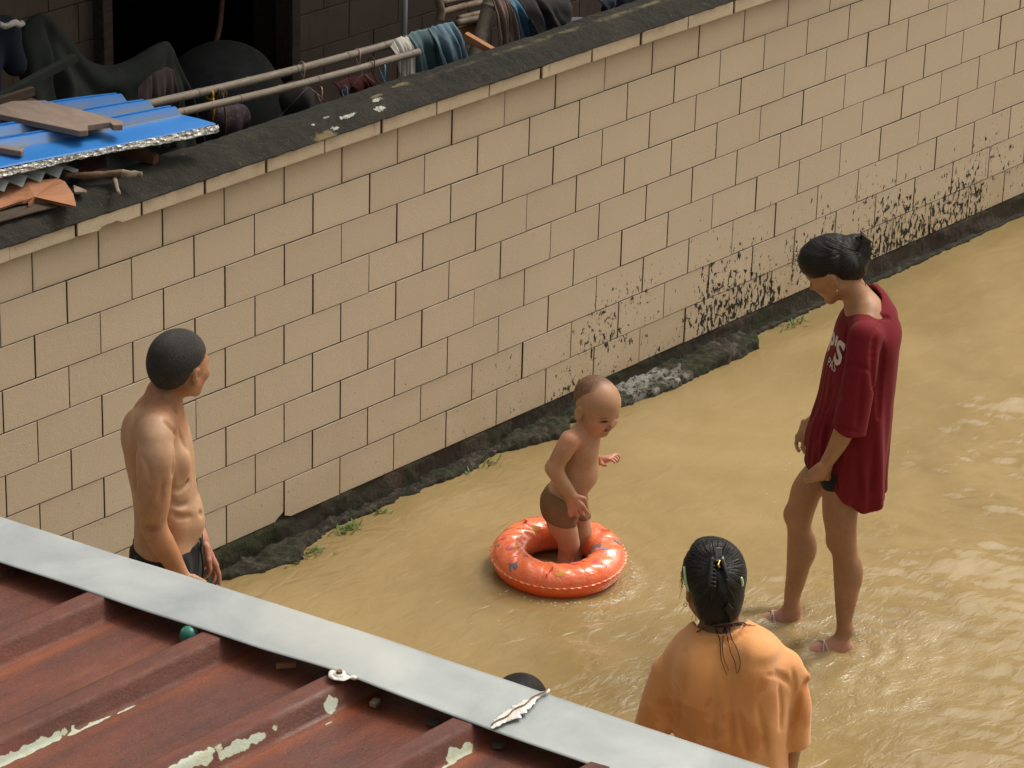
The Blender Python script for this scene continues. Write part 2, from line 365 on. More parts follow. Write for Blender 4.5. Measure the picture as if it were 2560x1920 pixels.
M_CORD = simple('brown_cord', (.05, .03, .02), (.08, .045, .03), 60, .9)
t = NT('dotted_bag_cloth')
dots = t.math('LESS_THAN', t.vor(75), .28)
M_DOTS = t.done(t.mix(t.math('MULTIPLY', dots, .6), (.04, .02, .03), (.13, .10, .11)), .8)
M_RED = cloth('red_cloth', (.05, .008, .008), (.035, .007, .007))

# skin / hair
def skinmat(name, tint=(1, 1, 1), rough=.48):
    t = NT(name); at = t.n('ShaderNodeAttribute', attribute_name='tone').outputs['Color']
    v = t.mr(t.math('ADD', t.math('MULTIPLY', t.noise(9, 4, .6), .6), t.math('MULTIPLY', t.noise(48, 5, .7), .4)), .34, .66, .80, 1.14)
    cc = t.n('ShaderNodeCombineColor'); t.put(cc.inputs[0], v); t.put(cc.inputs[1], v); t.put(cc.inputs[2], v)
    base = t.mix(1, at, cc.outputs[0], 'MULTIPLY')
    return t.done(base, t.mr(t.noise(60, 3), .3, .7, rough-.06, rough+.1), t.bump(t.noise(110, 5, .7), .3, .002),
                  Subsurface_Weight=.12, Subsurface_Radius=(.012, .005, .003), Specular_IOR_Level=.4)
M_SKIN = skinmat('skin')
def cover(t):                        # short hair thins out where it meets the skin
    tr_ = t.n('ShaderNodeBsdfTransparent'); m_ = t.n('ShaderNodeMixShader'); c = t.n('ShaderNodeAttribute', attribute_name='cover').outputs['Fac']
    t.put(m_.inputs[0], t.mr(t.math('ADD', c, t.mr(t.noise(260, 3), .3, .7, -.35, .35)), .3, .7)); t.t.links.new(tr_.outputs[0], m_.inputs[1]); t.t.links.new(t.b.outputs[0], m_.inputs[2])
    t.t.links.new(m_.outputs[0], t.t.nodes['Material Output'].inputs[0]); return t.m
def hairmat(name, c1, c2, rough=.42, st=(60, 60, 8)):
    t = NT(name); cx = t.n('ShaderNodeCombineXYZ'); t.put(cx.inputs[0], t.math('MULTIPLY', t.n('ShaderNodeAttribute', attribute_name='strand').outputs['Fac'], 34)); t.put(cx.inputs[1], t.math('MULTIPLY', t.n('ShaderNodeAttribute', attribute_name='along').outputs['Fac'], 14))
    n = t.noise(1, 6, .7, dist=.25, co=cx.outputs[0])
    t.done(t.mix(t.mr(n, .35, .65), c1, c2), rough, t.bump(n, .9, .005), Specular_IOR_Level=.3); return cover(t)
M_HAIR = hairmat('black_hair', (.0025, .002, .002), (.011, .009, .008), .45)
t = NT('greying_short_hair'); base = t.mix(t.mr(t.noise(420, 3, .7, co=t.map((1, 1, .35))), .42, .66), (.009, .0075, .007), (.085, .072, .062))
base = t.mix(t.mr(t.noise(16, 3), .35, .65, .15, .8), base, (.012, .010, .010)); t.done(base, .85, t.bump(t.noise(380, 3), .7, .004)); M_HAIR_G = cover(t)
M_LOCK = simple('hair_lock_shade', (.006, .005, .0045), (.022, .017, .014), 30, .55)
M_CLIP = simple('black_clip_plastic', (.01, .01, .01), (.02, .02, .02), 20, .2)
M_SHINE = simple('clear_grey_clip_plastic', (.10, .105, .11), (.2, .2, .2), 60, .15)
M_MINT = simple('mint_band_plastic', (.45, .62, .36), (.4, .56, .33), 20, .5)
M_GOLD = simple('gold_metal', (.6, .42, .15), (.5, .35, .12), 20, .3, Metallic=.9)
M_CRIM = cloth('crimson_jersey', (.135, .004, .010), (.16, .006, .013), 6, .85, .2)
M_PRINT = simple('cream_print', (.62, .56, .5), (.55, .5, .44), 30, .6)
t = NT('orange_jersey'); x, y, z = t.xyz()
M_SHORTS = cloth('black_shorts_cloth', (.008, .008, .010), (.016, .015, .018), 8, .75)
M_TRUNK = cloth('tan_swim_trunks', (.17, .095, .045), (.21, .12, .06), 12, .8)
M_SANDAL = simple('clear_pale_strap', (.42, .32, .26), (.36, .26, .21), 30, .25)

# ---------------------------------------------------------------- implicit modelling (smooth unions, surface nets)
class Shape:
    def __init__(s): s.ops = []
    def cone(s, a, b, ra, rb, k=.02, w=None, sq=1., op='u'):
        a = np.array(a, float); b = np.array(b, float); ba = b-a; L2 = max(ba @ ba, 1e-12); rm = max(ra, rb)/min(sq, 1)
        w_ = None if w is None else unit(w)
        def f(P):
            v = P-a; tt = np.clip((v @ ba)/L2, 0, 1); v = v - tt[..., None]*ba; d2 = (v*v).sum(-1)
            if w_ is not None: d2 = d2 + (sq*sq-1)*(v @ w_)**2
            return np.sqrt(np.maximum(d2, 0)) - (ra + tt*(rb-ra))
        s.ops.append((op, f, np.minimum(a, b)-rm, np.maximum(a, b)+rm, k)); return s
    def chain(s, pts, rads, k=.02, w=None, sq=None):
        sqs = [1. if sq is None else sq]*len(pts) if (sq is None or np.isscalar(sq)) else sq
        C_ = curve_pts([np.r_[p, r, q] for p, r, q in zip(pts, rads, sqs)], 5 if len(pts) > 2 else 1); G = Shape()
        for a, b in zip(C_[:-1], C_[1:]): G.cone(a[:3], b[:3], a[3], b[3], .0015, w, (a[4]+b[4])/2)
        s.sub(G, k); return s
    def ell(s, c, r, ax=None, k=.01, op='u'):
        c = np.array(c, float); r = np.array(r, float); A = np.eye(3) if ax is None else np.array(ax); rm = r.max(); r0 = r.min()
        def f(P):
            q = (P-c) @ A.T; l = np.sqrt(((q/r)**2).sum(-1)); l2 = np.sqrt(((q/(r*r))**2).sum(-1))+1e-9
            return l*(l-1)/l2
        s.ops.append((op, f, c-rm, c+rm, k)); return s
    def plane(s, c, n, k=.004):      # keep the side n points away from
        c = np.array(c, float); n = unit(n); s.ops.append(('i', lambda P: (P-c) @ n, None, None, k)); return s
    def sub(s, sh, k=.01, op='u'): s.ops.append(('g'+op, sh, None, None, k)); return s
    def disp(s, f): s.ops.append(('f', f, None, None, 0)); return s
    def shell(s, th): s.ops.append(('sh', th, None, None, 0)); return s
    def bounds(s):
        lo = np.full(3, 1e9); hi = -lo
        for o in s.ops:
            if o[0] == 'u': lo = np.minimum(lo, o[2]); hi = np.maximum(hi, o[3])
            if o[0] == 'gu': a, b = o[1].bounds(); lo = np.minimum(lo, a); hi = np.maximum(hi, b)
        return lo, hi
    def eval(s, h, mg=.03):
        lo, hi = s.bounds(); i0 = np.floor((lo-mg)/h).astype(int); i1 = np.ceil((hi+mg)/h).astype(int); n = i1-i0+1
        F = np.full(n, 9., np.float32)
        def grid(a, b): return np.stack(np.meshgrid(*[np.arange(a[q], b[q])*h for q in range(3)], indexing='ij'), -1)
        def smin(A, B, k):
            hh = np.maximum(k-np.abs(A-B), 0); return np.minimum(A, B) - hh*hh/(4*k)
        for op, f, a, b, k in s.ops:
            if op in ('u', 's'):
                ja = np.maximum(np.floor((a-mg-k)/h).astype(int), i0); jb = np.minimum(np.ceil((b+mg+k)/h).astype(int)+1, i1+1)
                if (jb <= ja).any(): continue
                sl_ = tuple(slice(ja[q]-i0[q], jb[q]-i0[q]) for q in range(3)); d = f(grid(ja, jb))
                F[sl_] = smin(F[sl_], d, k) if op == 'u' else -smin(-F[sl_], d, k)
            elif op == 'i': F = -smin(-F, -f(grid(i0, i1+1)), k)
            elif op in ('gu', 'gs'):
                G, g0 = f.eval(h, mg); g1 = g0+np.array(G.shape); ja = np.maximum(g0, i0); jb = np.minimum(g1, i1+1)
                if (jb <= ja).any(): continue
                sl_ = tuple(slice(ja[q]-i0[q], jb[q]-i0[q]) for q in range(3)); gs = tuple(slice(ja[q]-g0[q], jb[q]-g0[q]) for q in range(3))
                F[sl_] = smin(F[sl_], G[gs], k) if op == 'gu' else -smin(-F[sl_], G[gs], k)
            elif op == 'f':
                m = np.abs(F) < .05; P = (np.argwhere(m)+i0)*h; F[m] += f(P)
            elif op == 'sh': F = np.maximum(F, -(F+f))
        return F, i0
    def mesh(s, h):
        F, i0 = s.eval(h); n = F.shape; S = F < 0
        acc = np.zeros(np.array(n)-1, np.int8)
        for d in np.ndindex(2, 2, 2): acc += S[d[0]:n[0]-1+d[0], d[1]:n[1]-1+d[1], d[2]:n[2]-1+d[2]]
        cells = np.argwhere((acc > 0) & (acc < 8)); idx = np.full(acc.shape, -1, np.int64); idx[tuple(cells.T)] = np.arange(len(cells))
        pos = np.zeros((len(cells), 3)); cnt = np.zeros(len(cells))
        cv = {d: F[tuple((cells+d).T)] for d in np.ndindex(2, 2, 2)}
        for ax in range(3):
            for d in np.ndindex(2, 2, 2):
                if d[ax]: continue
                e = list(d); e[ax] = 1; e = tuple(e); A, B = cv[d], cv[e]; m = (A < 0) != (B < 0)
                tt = A[m]/(A[m]-B[m]); q = np.tile(np.array(d, float), (m.sum(), 1)); q[:, ax] = tt; pos[m] += q; cnt[m] += 1
        V = (cells+i0+pos/cnt[:, None])*h; Q = []
        for ax in range(3):
            a = [slice(None)]*3; b = [slice(None)]*3; a[ax] = slice(0, -1); b[ax] = slice(1, None)
            A, B = S[tuple(a)], S[tuple(b)]; E = np.argwhere(A != B); u, v = (ax+1) % 3, (ax+2) % 3
            E = E[(E[:, u] > 0) & (E[:, v] > 0) & (E[:, u] < n[u]-1) & (E[:, v] < n[v]-1)]
            du = np.zeros(3, int); dv = np.zeros(3, int); du[u] = 1; dv[v] = 1
            q = np.stack([idx[tuple((E-du-dv).T)], idx[tuple((E-dv).T)], idx[tuple(E.T)], idx[tuple((E-du).T)]], 1)
            fl = ~A[tuple(E.T)]; q[fl] = q[fl][:, ::-1]; Q.append(q)
        return V, np.concatenate(Q)
def smoothv(V, Q, it=1, lam=.5):
    e = np.concatenate([Q[:, [i, (i+1) % 4]] for i in range(4)]); n = len(V)
    for _ in range(it):
        s = np.zeros((n, 3)); c = np.zeros(n)
        for a, b in ((0, 1), (1, 0)):
            for q in range(3): s[:, q] += np.bincount(e[:, a], V[e[:, b], q], n)
            c += np.bincount(e[:, a], minlength=n)
        V = V + lam*(s/c[:, None]-V)
    return V
def attr(o, name, vals, color=False):
    a = o.data.attributes.new(name, 'FLOAT_COLOR' if color else 'FLOAT', 'POINT')
    if color: a.data.foreach_set('color', np.c_[vals, np.ones(len(vals))].astype(np.float32).ravel())
    else: a.data.foreach_set('value', np.asarray(vals, np.float32))
def build(sh, name, mat, parent, h, it=1, base=None, paint=()):
    V, Q = sh.mesh(h); V = smoothv(V, Q, it)
    o = mk(name, V, Q, mat, parent)
    if base is not None:
        C = np.tile(np.array(base, float), (len(V), 1))
        for c, r, col, soft in paint:
            d = np.sqrt((((V-np.array(c))/np.array(r))**2).sum(1)); w = np.clip((1-d)/soft+.5, 0, 1)[:, None]; C = C*(1-w)+np.array(col)*w
        attr(o, 'tone', C, True)
    return o

def head_axes(fwd, up):
    f = unit(fwd); u = unit(np.array(up)-f*(np.array(up) @ f)); return np.array([np.cross(f, u), f, u])
def head(sh, c, A, H, baby=False, smile=.0, sides=(-1, 1)):
    """A rows: right, forward, up. c: point between the eyes' level and the ears. H: head height."""
    L = lambda x, y, z: c + H*(x*A[0]+y*A[1]+z*A[2])
    E = lambda p, r, k=.01, op='u', ax=A: sh.ell(L(*p), np.array(r)*H, ax, k, op)
    if baby:
        E((0, -.08, .13), (.375, .44, .385)); E((0, .06, .05), (.35, .33, .33), .03)
        E((0, .11, -.17), (.295, .27, .29), .03)
        for s in (-1, 1): E((s*.17, .2, -.22), (.15, .14, .13), .02)
        E((0, .27, -.40), (.1, .09, .08), .02)
        E((0, .37, -.16), (.055, .07, .05), .008); E((0, .345, -.10), (.03, .06, .09), .01)
        for s in (-1, 1): E((s*.15, .36, -.085), (.075, .04, .03), .006, 's')
        E((0, .385, -.27), (.11, .045, .022), .004, 's')
        E((0, .355, -.295), (.09, .05, .022), .006)
        for s in (-1, 1): E((s*.40, -.05, -.10), (.04, .10, .145), .004); E((s*.435, -.02, -.08), (.03, .045, .07), .004, 's')
    else:
        E((0, -.09, .13), (.335, .43, .37)); E((0, .08, -.05), (.285, .29, .36), .03); E((0, .12, -.22), (.235, .24, .22), .03)
        for s in (-1, 1): sh.cone(L(s*.23, .0, -.2), L(s*.06, .27, -.42), .1*H, .075*H, .02); E((s*.17, .27, -.1), (.1, .08, .09), .02)
        E((0, .3, -.42), (.09, .075, .07), .015)
        sh.cone(L(0, .35, .0), L(0, .445, -.13), .028*H, .045*H, .012); E((0, .40, -.15), (.075, .05, .035), .008)
        E((0, .33, .07), (.2, .05, .035), .015)
        for s in (-1, 1): E((s*.13, .385, .0), (.075, .06, .045), .012, 's'); E((s*.13, .315, -.005), (.06, .045, .04), .004)
        E((0, .345, -.255), (.1, .055, .022), .006); E((0, .335, -.30), (.085, .055, .026), .006)
        for s in sides: E((s*.345, -.03, -.05), (.035, .075, .125), .006); E((s*.375, -.005, -.03), (.03, .035, .07), .004, 's')
    return L
def hand(sh, wrist, d, side, L=.17, curl=(.3, .35, .4, .45), spread=.1, thumb=.5, kr=1., palm=None):
    """d: wrist->knuckles, side: towards the thumb; fingers curl towards n = side x d."""
    d = unit(d); side = unit(np.array(side)-d*(np.array(side) @ d)); n = np.cross(side, d) if palm is None else unit(palm)
    pl = L*.5; w = L*.2
    P = Shape(); P.cone(wrist, wrist+d*pl*.55, L*.12, L*.15, .01, n, 1.7); 
    for q in (-1.15, -.35, .4, 1.1): P.cone(wrist+d*pl*.2+side*q*w*.45, wrist+d*pl*.95+side*q*w, L*.075, L*.062*kr, .012)
    sh.sub(P, .012)
    lens = (.39, .44, .41, .32)
    for i, q in enumerate((1.1, .4, -.35, -1.15)):
        fshape = Shape(); p = wrist+d*pl*.93+side*q*w; a = curl[i]; dd = unit(d+side*q*spread); r = L*.05*kr
        for j, fr in enumerate((.45, .32, .23)):
            dirn = dd*math.cos(a)+n*math.sin(a); p2 = p+dirn*L*lens[i]*fr; fshape.cone(p, p2, r, r*.9, .003); p = p2; r *= .9; a += curl[i]*1.1+.05
        sh.sub(fshape, .003)
    T = Shape(); p = wrist+d*pl*.22+side*w*.95; p2 = p+unit(d*.7+side*thumb+n*.35)*L*.24; p3 = p2+unit(d+side*thumb*.3+n*.3)*L*.17
    T.cone(p, p2, L*.075, L*.058, .006); T.cone(p2, p3, L*.056, L*.045, .004); sh.sub(T, .006)

# ================================================================ SETTING
# ---- water: one sheet, fine where it is seen
def grid_axis(lo, a, b, hi, fine, coarse):
    return np.concatenate([np.arange(lo, a, coarse), np.arange(a, b, fine), np.arange(b, hi+coarse, coarse)])
gx = grid_axis(-30, -1.6, 7.2, 45, .016, .8); gy = grid_axis(-40, -5.2, -.3, -.3, .016, .8); gy = gy[gy < .05]; gy = np.append(gy[gy < -.02], .0)
X, Y = np.meshgrid(gx, gy, indexing='ij'); n0, n1 = X.shape
def wav(x, y):
    z = np.zeros_like(x); r_ = np.random.default_rng(3)
    for i in range(46):
        lam = .075*(1.085**i) if i < 30 else .3+.05*i; a = r_.uniform(0, 2*math.pi) if i % 4 == 0 else r_.normal(.45, .55)
        k = 2*math.pi/lam; z += .00105*lam**.62*np.sin(k*(x*math.cos(a)+y*math.sin(a)) + r_.uniform(0, 6.3) + 1.3*np.sin(1.7*x+i)+1.1*np.cos(1.9*y+i*2))
    return z
def near(cx, cy, r): return np.exp(-((X-cx)**2+(Y-cy)**2)/(2*r*r))
calm = np.clip((-Y-.05)/1.5, .12, 1)*np.clip(.4+.6*((X-Y*1.0)-1.6)/2.4, .9, 1.35)
Zw = (wav(X, Y)*1.75+.0022*np.sin(9.5*(X*.9+Y*.45)+1.5*np.sin(3*Y+X))+.0020*np.sin(15*(X*.75-Y*.5)+2*np.sin(2.3*X)))*calm
FEET = [(1.47, -2.05), (1.32, -1.80), (1.30, -2.22)]
for (cx, cy), am in zip(FEET, (.004, .0035, .003)):
    d = np.hypot(X-cx, Y-cy); Zw += 1.5*am*np.sin(d*62+X*6+np.sin(Y*13))*np.exp(-d/.20)
RC = np.array([1.165, -.885])
d = np.hypot(X-RC[0], Y-RC[1]); Zw += .003*np.sin((d-.25)*60+np.sin(X*9)*1.2)*np.exp(-np.abs(d-.3)/.12)
Zw *= np.clip(-Y/.08, 0, 1)
V = np.stack([X, Y, Zw], -1).reshape(-1, 3); I = np.arange(n0*n1).reshape(n0, n1)
Q = np.stack([I[:-1, :-1], I[1:, :-1], I[1:, 1:], I[:-1, 1:]], -1).reshape(-1, 4)
water = mk('water', V, Q, M_WATER, loc=(0, 0, 0)); tag(water, kind='structure')
chop = sum(near(a, b, .22) for a, b in FEET)+near(RC[0]+.12, RC[1]-.26, .16)+near(.95, -1.75, .2)*.7+near(.7, -1.75, .2)*.5+near(1.0, -2.1, .3)*.6
attr(water, 'chop', np.clip(chop, 0, 1).ravel())
def cpt(X_, Y_): return onz(1607+.4271*X_, 950.4+.4271*Y_, -.01)
clear = 0
for (a_, b_) in (((520, 985), (250, 1040)), ((262, 865), (15, 875))):
    A_, B_ = cpt(*a_), cpt(*b_); B_ = A_+(B_-A_)*min(1, .25/np.linalg.norm(B_-A_))
    tt_ = np.clip(((X-A_[0])*(B_-A_)[0]+(Y-A_[1])*(B_-A_)[1])/((B_-A_)[:2] @ (B_-A_)[:2]), 0, 1); dd_ = np.hypot(X-A_[0]-tt_*(B_-A_)[0], Y-A_[1]-tt_*(B_-A_)[1]); clear = clear+.55*np.exp(-(dd_/.045)**2)
attr(water, 'clear', np.clip(clear, 0, .6).ravel())
V = [(-30, -40, -.10), (45, -40, -.10), (45, .5, -.10), (-30, .5, -.10)]
tag(mk('river_bed', V, [(0, 1, 2, 3)], M_BED, loc=(0, 0, -.10)), kind='structure')
# land all round behind the wall
V = [(-60, .17, .55), (90, .17, .55), (90, 90, .55), (-60, 90, .55)]
tag(mk('ground', V, [(0, 1, 2, 3)], M_CONC, loc=(0, .17, .55)), kind='structure')

# ---- the tiled boundary wall
wall = empty('boundary_wall', (0, 0, 0), 'long cream tiled wall with dark mossy coping beside the muddy water', 'wall')
TW, TH = .3, .159; J = .0021; TD = .012
top0 = 1.5397                       # underside of the coping band
bmV, bmF, tone, edg = [], [], [], []
def tile(x0, x1, z0, z1, y0, depth, chip=None, bev=.0014, dirt=1, tn=None, V=None, F=None, T=None, E=None):
    """front face towards -y with a small bevel; chip = list of corner cuts"""
    poly = [(x0, z0), (x1, z0), (x1, z1), (x0, z1)]
    if chip: poly = chip(x0, x1, z0, z1)
    c = np.mean(poly, 0); n = len(poly); b = len(V)
    inn = []
    for i in range(n):
        p = np.array(poly[i]); a = unit(np.array(poly[i-1])-p); d = unit(np.array(poly[(i+1) % n])-p); inn.append(p+(a+d)*bev)
    N = 14
    # front face as a grid when it is a rectangle, so that dirt can follow the edges
    tn = random.random() if tn is None else tn
    if chip is None:
        xs = [x0+bev, x0+.012, x0+.03, (x0+x1)/2, x1-.03, x1-.012, x1-bev]; q_ = min(1, (z1-z0)/.15); zs = [z0+bev, z0+.012*q_, z0+.03*q_, (z0+z1)/2, z1-.035*q_, z1-.012*q_, z1-bev]
        g = {}
        for i, xx in enumerate(xs):
            for j, zz in enumerate(zs):
                g[i, j] = len(V); V.append((xx, y0, zz)); T.append(tn)
                s_ = min(xx-x0, x1-xx); E.append(dirt*max(math.exp(-(z1-zz)/.03), .7*math.exp(-(zz-z0)/.012), .55*math.exp(-s_/.01)))
        for i in range(6):
            for j in range(6): F.append((g[i, j], g[i+1, j], g[i+1, j+1], g[i, j+1]))
        rim = [g[i, 0] for i in range(7)]+[g[6, j] for j in range(1, 7)]+[g[i, 6] for i in range(5, -1, -1)]+[g[0, j] for j in range(5, 0, -1)]
        def outp(v): x, _, z = V[v]; return (x0 if x <= x0+bev*1.01 else x1 if x >= x1-bev*1.01 else x, z0 if z <= z0+bev*1.01 else z1 if z >= z1-bev*1.01 else z)
        o1 = []
        for v in rim: px, pz = outp(v); o1.append(len(V)); V.append((px, y0+bev, pz)); T.append(tn); E.append(1.5)
    else:
        rim = []
        for p in inn: rim.append(len(V)); V.append((p[0], y0, p[1])); T.append(tn); E.append(dirt*.25)
        F.append(tuple(rim)); o1 = []
        for p in poly: o1.append(len(V)); V.append((p[0], y0+bev, p[1])); T.append(tn); E.append(1.5)
    o2 = []
    for v in o1: o2.append(len(V)); V.append((V[v][0], y0+depth, V[v][2])); T.append(tn); E.append(3)
    m = len(rim)
    for i in range(m):
        k = (i+1) % m; F.append((rim[k], rim[i], o1[i], o1[k])); F.append((o1[k], o1[i], o2[i], o2[k]))
def chipfn(corner, a, b):
    def f(x0, x1, z0, z1):
        if corner == 'br': return [(x0, z0), (x1-a, z0+.002), (x1-a*.75, z0+b*.45), (x1-a*.3, z0+b*.75), (x1-a*.1, z0+b), (x1, z0+b), (x1, z1), (x0, z1)]
        if corner == 'bl': return [(x0, z0+b), (x0+a*.4, z0+b*.8), (x0+a, z0), (x1, z0), (x1, z1), (x0, z1)]
        return [(x0, z0), (x1, z0), (x1, z1), (x0+a, z1), (x0+a*.5, z1-b*.5), (x0, z1-b)]
    return f
Vt, Ft, Tt, Et = [], [], [], []
for r in range(9):
    off = 0 if r % 2 == 0 else .5
    for i in range(-12, 36):
        x0 = (i-1+off)*TW; x1 = x0+TW; z1 = top0-r*TH; z0 = z1-TH
        if x0 < -3.2 or x0 > 10: continue
        j1, j2, j3 = random.uniform(.7, 1.5)*J, random.uniform(.7, 1.5)*J, random.uniform(.6, 1.4)*J
        ch = None
        if r == 8 and abs(x1-.6) < .01: ch = chipfn('br', .045, .03)
        if r == 8 and abs(x1-.9) < .01: ch = chipfn('br', .055, .03)
        if r == 8 and abs(x0-.6) < .01: ch = chipfn('bl', .03, .012)
        d_ = 1 if r == 0 else (.28 if r < 3 else .15) + (.2 if r > 6 else 0)
        y0 = random.uniform(-.0015, .0015)
        tile(x0+j1, x1-j2, z0+j3, z1-j3*.5, y0, TD, ch, dirt=d_, V=Vt, F=Ft, T=Tt, E=Et)
o = mk('tile_facing', Vt, Ft, M_TILE, wall, False); attr(o, 'tile_tone', Tt); attr(o, 'edge_dirt', Et)
mb = MB(); mb.box((3.4, .0845, .80), (13.4, .157, 1.59)); mb.build('wall_core', M_JOINT, wall)
# coping band blocks
Vt, Ft, Tt, Et = [], [], [], []
JX = ony(307, 435, -.035)[0]
for i in range(-12, 36):
    x0 = JX+(i)*TW+random.uniform(-.004, .004); x1 = x0+TW
    if x0 < -3.2 or x0 > 9.7: continue
    ch = None
    if i == -1: ch = lambda a, b, c, d: [(a, c+.004), (a+.1, c-.002), (a+.11, c+.012), (a+.13, c+.014), (a+.16, c+.012), (a+.18, c+.018), (a+.21, c), (b, c), (b, d), (a, d)]
    tile(x0+.003, x1-.003, 1.541, 1.597+random.uniform(-.003, .003), -.035+random.uniform(-.003, .003), .05, ch, .003, .8, V=Vt, F=Ft, T=Tt, E=Et)
o = mk('coping_band', Vt, Ft, M_COPF, wall, False); attr(o, 'tile_tone', Tt); attr(o, 'edge_dirt', Et)
# mossy top: bevelled profile, rough
prof = [(-.030, 1.588), (-.038, 1.597), (-.024, 1.607), (.0, 1.621), (.03, 1.637), (.055, 1.647), (.085, 1.651), (.12, 1.650), (.145, 1.646), (.165, 1.636), (.172, 1.60)]
xs = np.concatenate([np.arange(-3.2, -1.3, .1), np.arange(-1.3, 4.4, .012), np.arange(4.4, 10.1, .1)])
pp = []
for k in range(len(prof)-1):
    for q in range(3): pp.append(np.array(prof[k])*(1-q/3)+np.array(prof[k+1])*q/3)
pp.append(np.array(prof[-1])); V = []
for xx in xs:
    for k, (yy, zz) in enumerate(pp):
        nz = mn.fractal(Vector((xx*3.2, yy*9, 0)), .8, 2.1, 6)*.008 + mn.fractal(Vector((xx*24, yy*24, 3)), .6, 2.1, 4)*.0035 + .004*mn.noise(Vector((xx*1.3, 0, 5)))
        V.append((xx, yy-(.003*mn.noise(Vector((xx*20, 1, 1))) if k < 4 else 0), zz+nz*(1 if k > 5 else .25)))
m = len(pp); Q = np.array([(i*m+j, (i+1)*m+j, (i+1)*m+j+1, i*m+j+1) for i in range(len(xs)-1) for j in range(m-1)])
mk('mossy_coping_top', V, Q, M_COPE, wall)
# footing strip just under the tiles and the broken ledge at the waterline
xs = np.concatenate([np.arange(-3.2, -.4, .1), np.arange(-.4, 6.8, .014), np.arange(6.8, 10.1, .1)]); V = []; nn = 16
for xx in xs:
    for k in range(nn):
        t_ = k/(nn-1); zz = .125-.3*t_
        yy = .004 - .012*t_ - .014*mn.fractal(Vector((xx*5, zz*9, 2)), .9, 2, 6) - .006*mn.noise(Vector((xx*40, zz*40, 0)))
        if k == 0: yy = .03
        V.append((xx, yy, zz))
m = nn; Q = np.array([(i*m+j, i*m+j+1, (i+1)*m+j+1, (i+1)*m+j) for i in range(len(xs)-1) for j in range(m-1)])
mk('damp_footing', V, Q, M_FOOT, wall)
def ledge(x):
    """protrusion and height of the rubble along x (metres)"""
    pts = [(-3, .05, .05), (-.6, .05, .05), (-.1, .07, .05), (.2, .05, .035), (.34, .11, .03), (.52, .17, .035), (.62, .10, .045), (.8, .045, .035), (1.0, .05, .035), (1.15, .04, .03), (1.35, .05, .04), (1.5, .075, .045), (1.65, .06, .055), (1.78, .03, .03), (1.9, .085, .07), (2.12, .13, .075), (2.2, .05, .05), (2.4, .09, .07), (2.6, .13, .085), (2.8, .15, .085), (3.0, .14, .085), (3.25, .15, .09), (3.38, .12, .08), (3.43, .015, .03), (3.9, .02, .03), (4.3, .03, .03), (5, .02, .02), (10, .02, .02)]
    a = [p[0] for p in pts]; return np.interp(x, a, [p[1] for p in pts])*.8, np.interp(x, a, [p[2] for p in pts])*.5
xs = np.concatenate([np.arange(-3, -.4, .08), np.arange(-.4, 5.2, .009), np.arange(5.2, 10, .08)]); V = []; nn = 26
for xx in xs:
    pr, hg = ledge(xx+.02*mn.noise(Vector((xx*9, 0, 0))))
    pr *= 1+.35*mn.noise(Vector((xx*6, 3, 0))); hg *= 1+.3*mn.noise(Vector((xx*5, 8, 0)))
    for k in range(nn):
        t_ = k/(nn-1)
        if t_ < .6: a_ = t_/.6; yy = .02-(pr+.02)*a_; zz = hg*(1.15-.35*a_**2)
        else: a_ = (t_-.6)/.4; yy = -pr-.015*a_; zz = hg*.8*(1-a_)-.12*a_
        p = Vector((xx*14, yy*14, zz*14)); nrm = .014*mn.fractal(p, .45, 2.2, 6)+.014*(mn.voronoi(p*2.2)[0][0]-.4)
        V.append((xx+nrm*.3, yy-nrm*.7, zz+nrm*.9*(1 if pr > .03 else .4)))
m = nn; Q = np.array([(i*m+j, i*m+j+1, (i+1)*m+j+1, (i+1)*m+j) for i in range(len(xs)-1) for j in range(m-1)])
mk('rubble_ledge', V, Q, M_RUB, wall)
# froth round the ring and feet; pale flecks also stand in for sun glints
M_FROTH_GLINT = simple('froth_and_glints', (.75, .70, .6), (.62, .55, .44), 60, .2)
mb = MB(); fr_ = random.Random(5)
def zat(x, y):
    i = int(np.clip(np.searchsorted(gx, x), 1, n0-1)); j = int(np.clip(np.searchsorted(gy, y), 1, n1-1)); return Zw[i, j]
def froth(x, y, r):
    a0 = fr_.uniform(0, 6); el = fr_.uniform(1, 2.4); z = zat(x, y)
    V_ = [(x+r*el*math.cos(a0+k*1.047)*RT[0]+r*math.sin(a0+k*1.047)*H3[0], y+r*el*math.cos(a0+k*1.047)*RT[1]+r*math.sin(a0+k*1.047)*H3[1], z) for k in range(6)]; mb.add(V_+[(x, y, z+r*.8)], [(k, (k+1) % 6, 6) for k in range(6)])
for (cx, cy), n_, s_ in [(FEET[0], 60, .09), (FEET[1], 60, .09), (FEET[2], 90, .13), ((1.05, -1.9), 40, .08)]:
    for _ in range(n_): froth(cx+fr_.gauss(0, s_), cy+fr_.gauss(0, s_*.8), fr_.uniform(.0010, .0030))
for _ in range(150):
    a = fr_.gauss(-.9, 1.2); d = .262+abs(fr_.gauss(0, .025)); froth(RC[0]+d*math.cos(a), RC[1]+d*math.sin(a), fr_.uniform(.0010, .0032))
for _ in range(260): froth(fr_.uniform(.2, 2.6), fr_.uniform(-3.3, -.9), fr_.uniform(.0008, .0018))
for cx, cy, n_ in [(.75, -1.75, 26), (.95, -1.65, 26), (.62, -1.98, 22), (1.0, -2.3, 26)]:
    for k in range(n_): t_ = fr_.uniform(-1, 1); p_ = np.array([cx, cy])+RT[:2]*t_*.14+H3[:2]*(.02*math.sin(t_*4)+fr_.gauss(0, .008)); froth(p_[0], p_[1], fr_.uniform(.0010, .0026))
tag(mb.build('froth', M_FROTH_GLINT, None), 'tiny pale froth and modelled sun glints around the swim ring and wading feet', 'froth', kind='stuff')
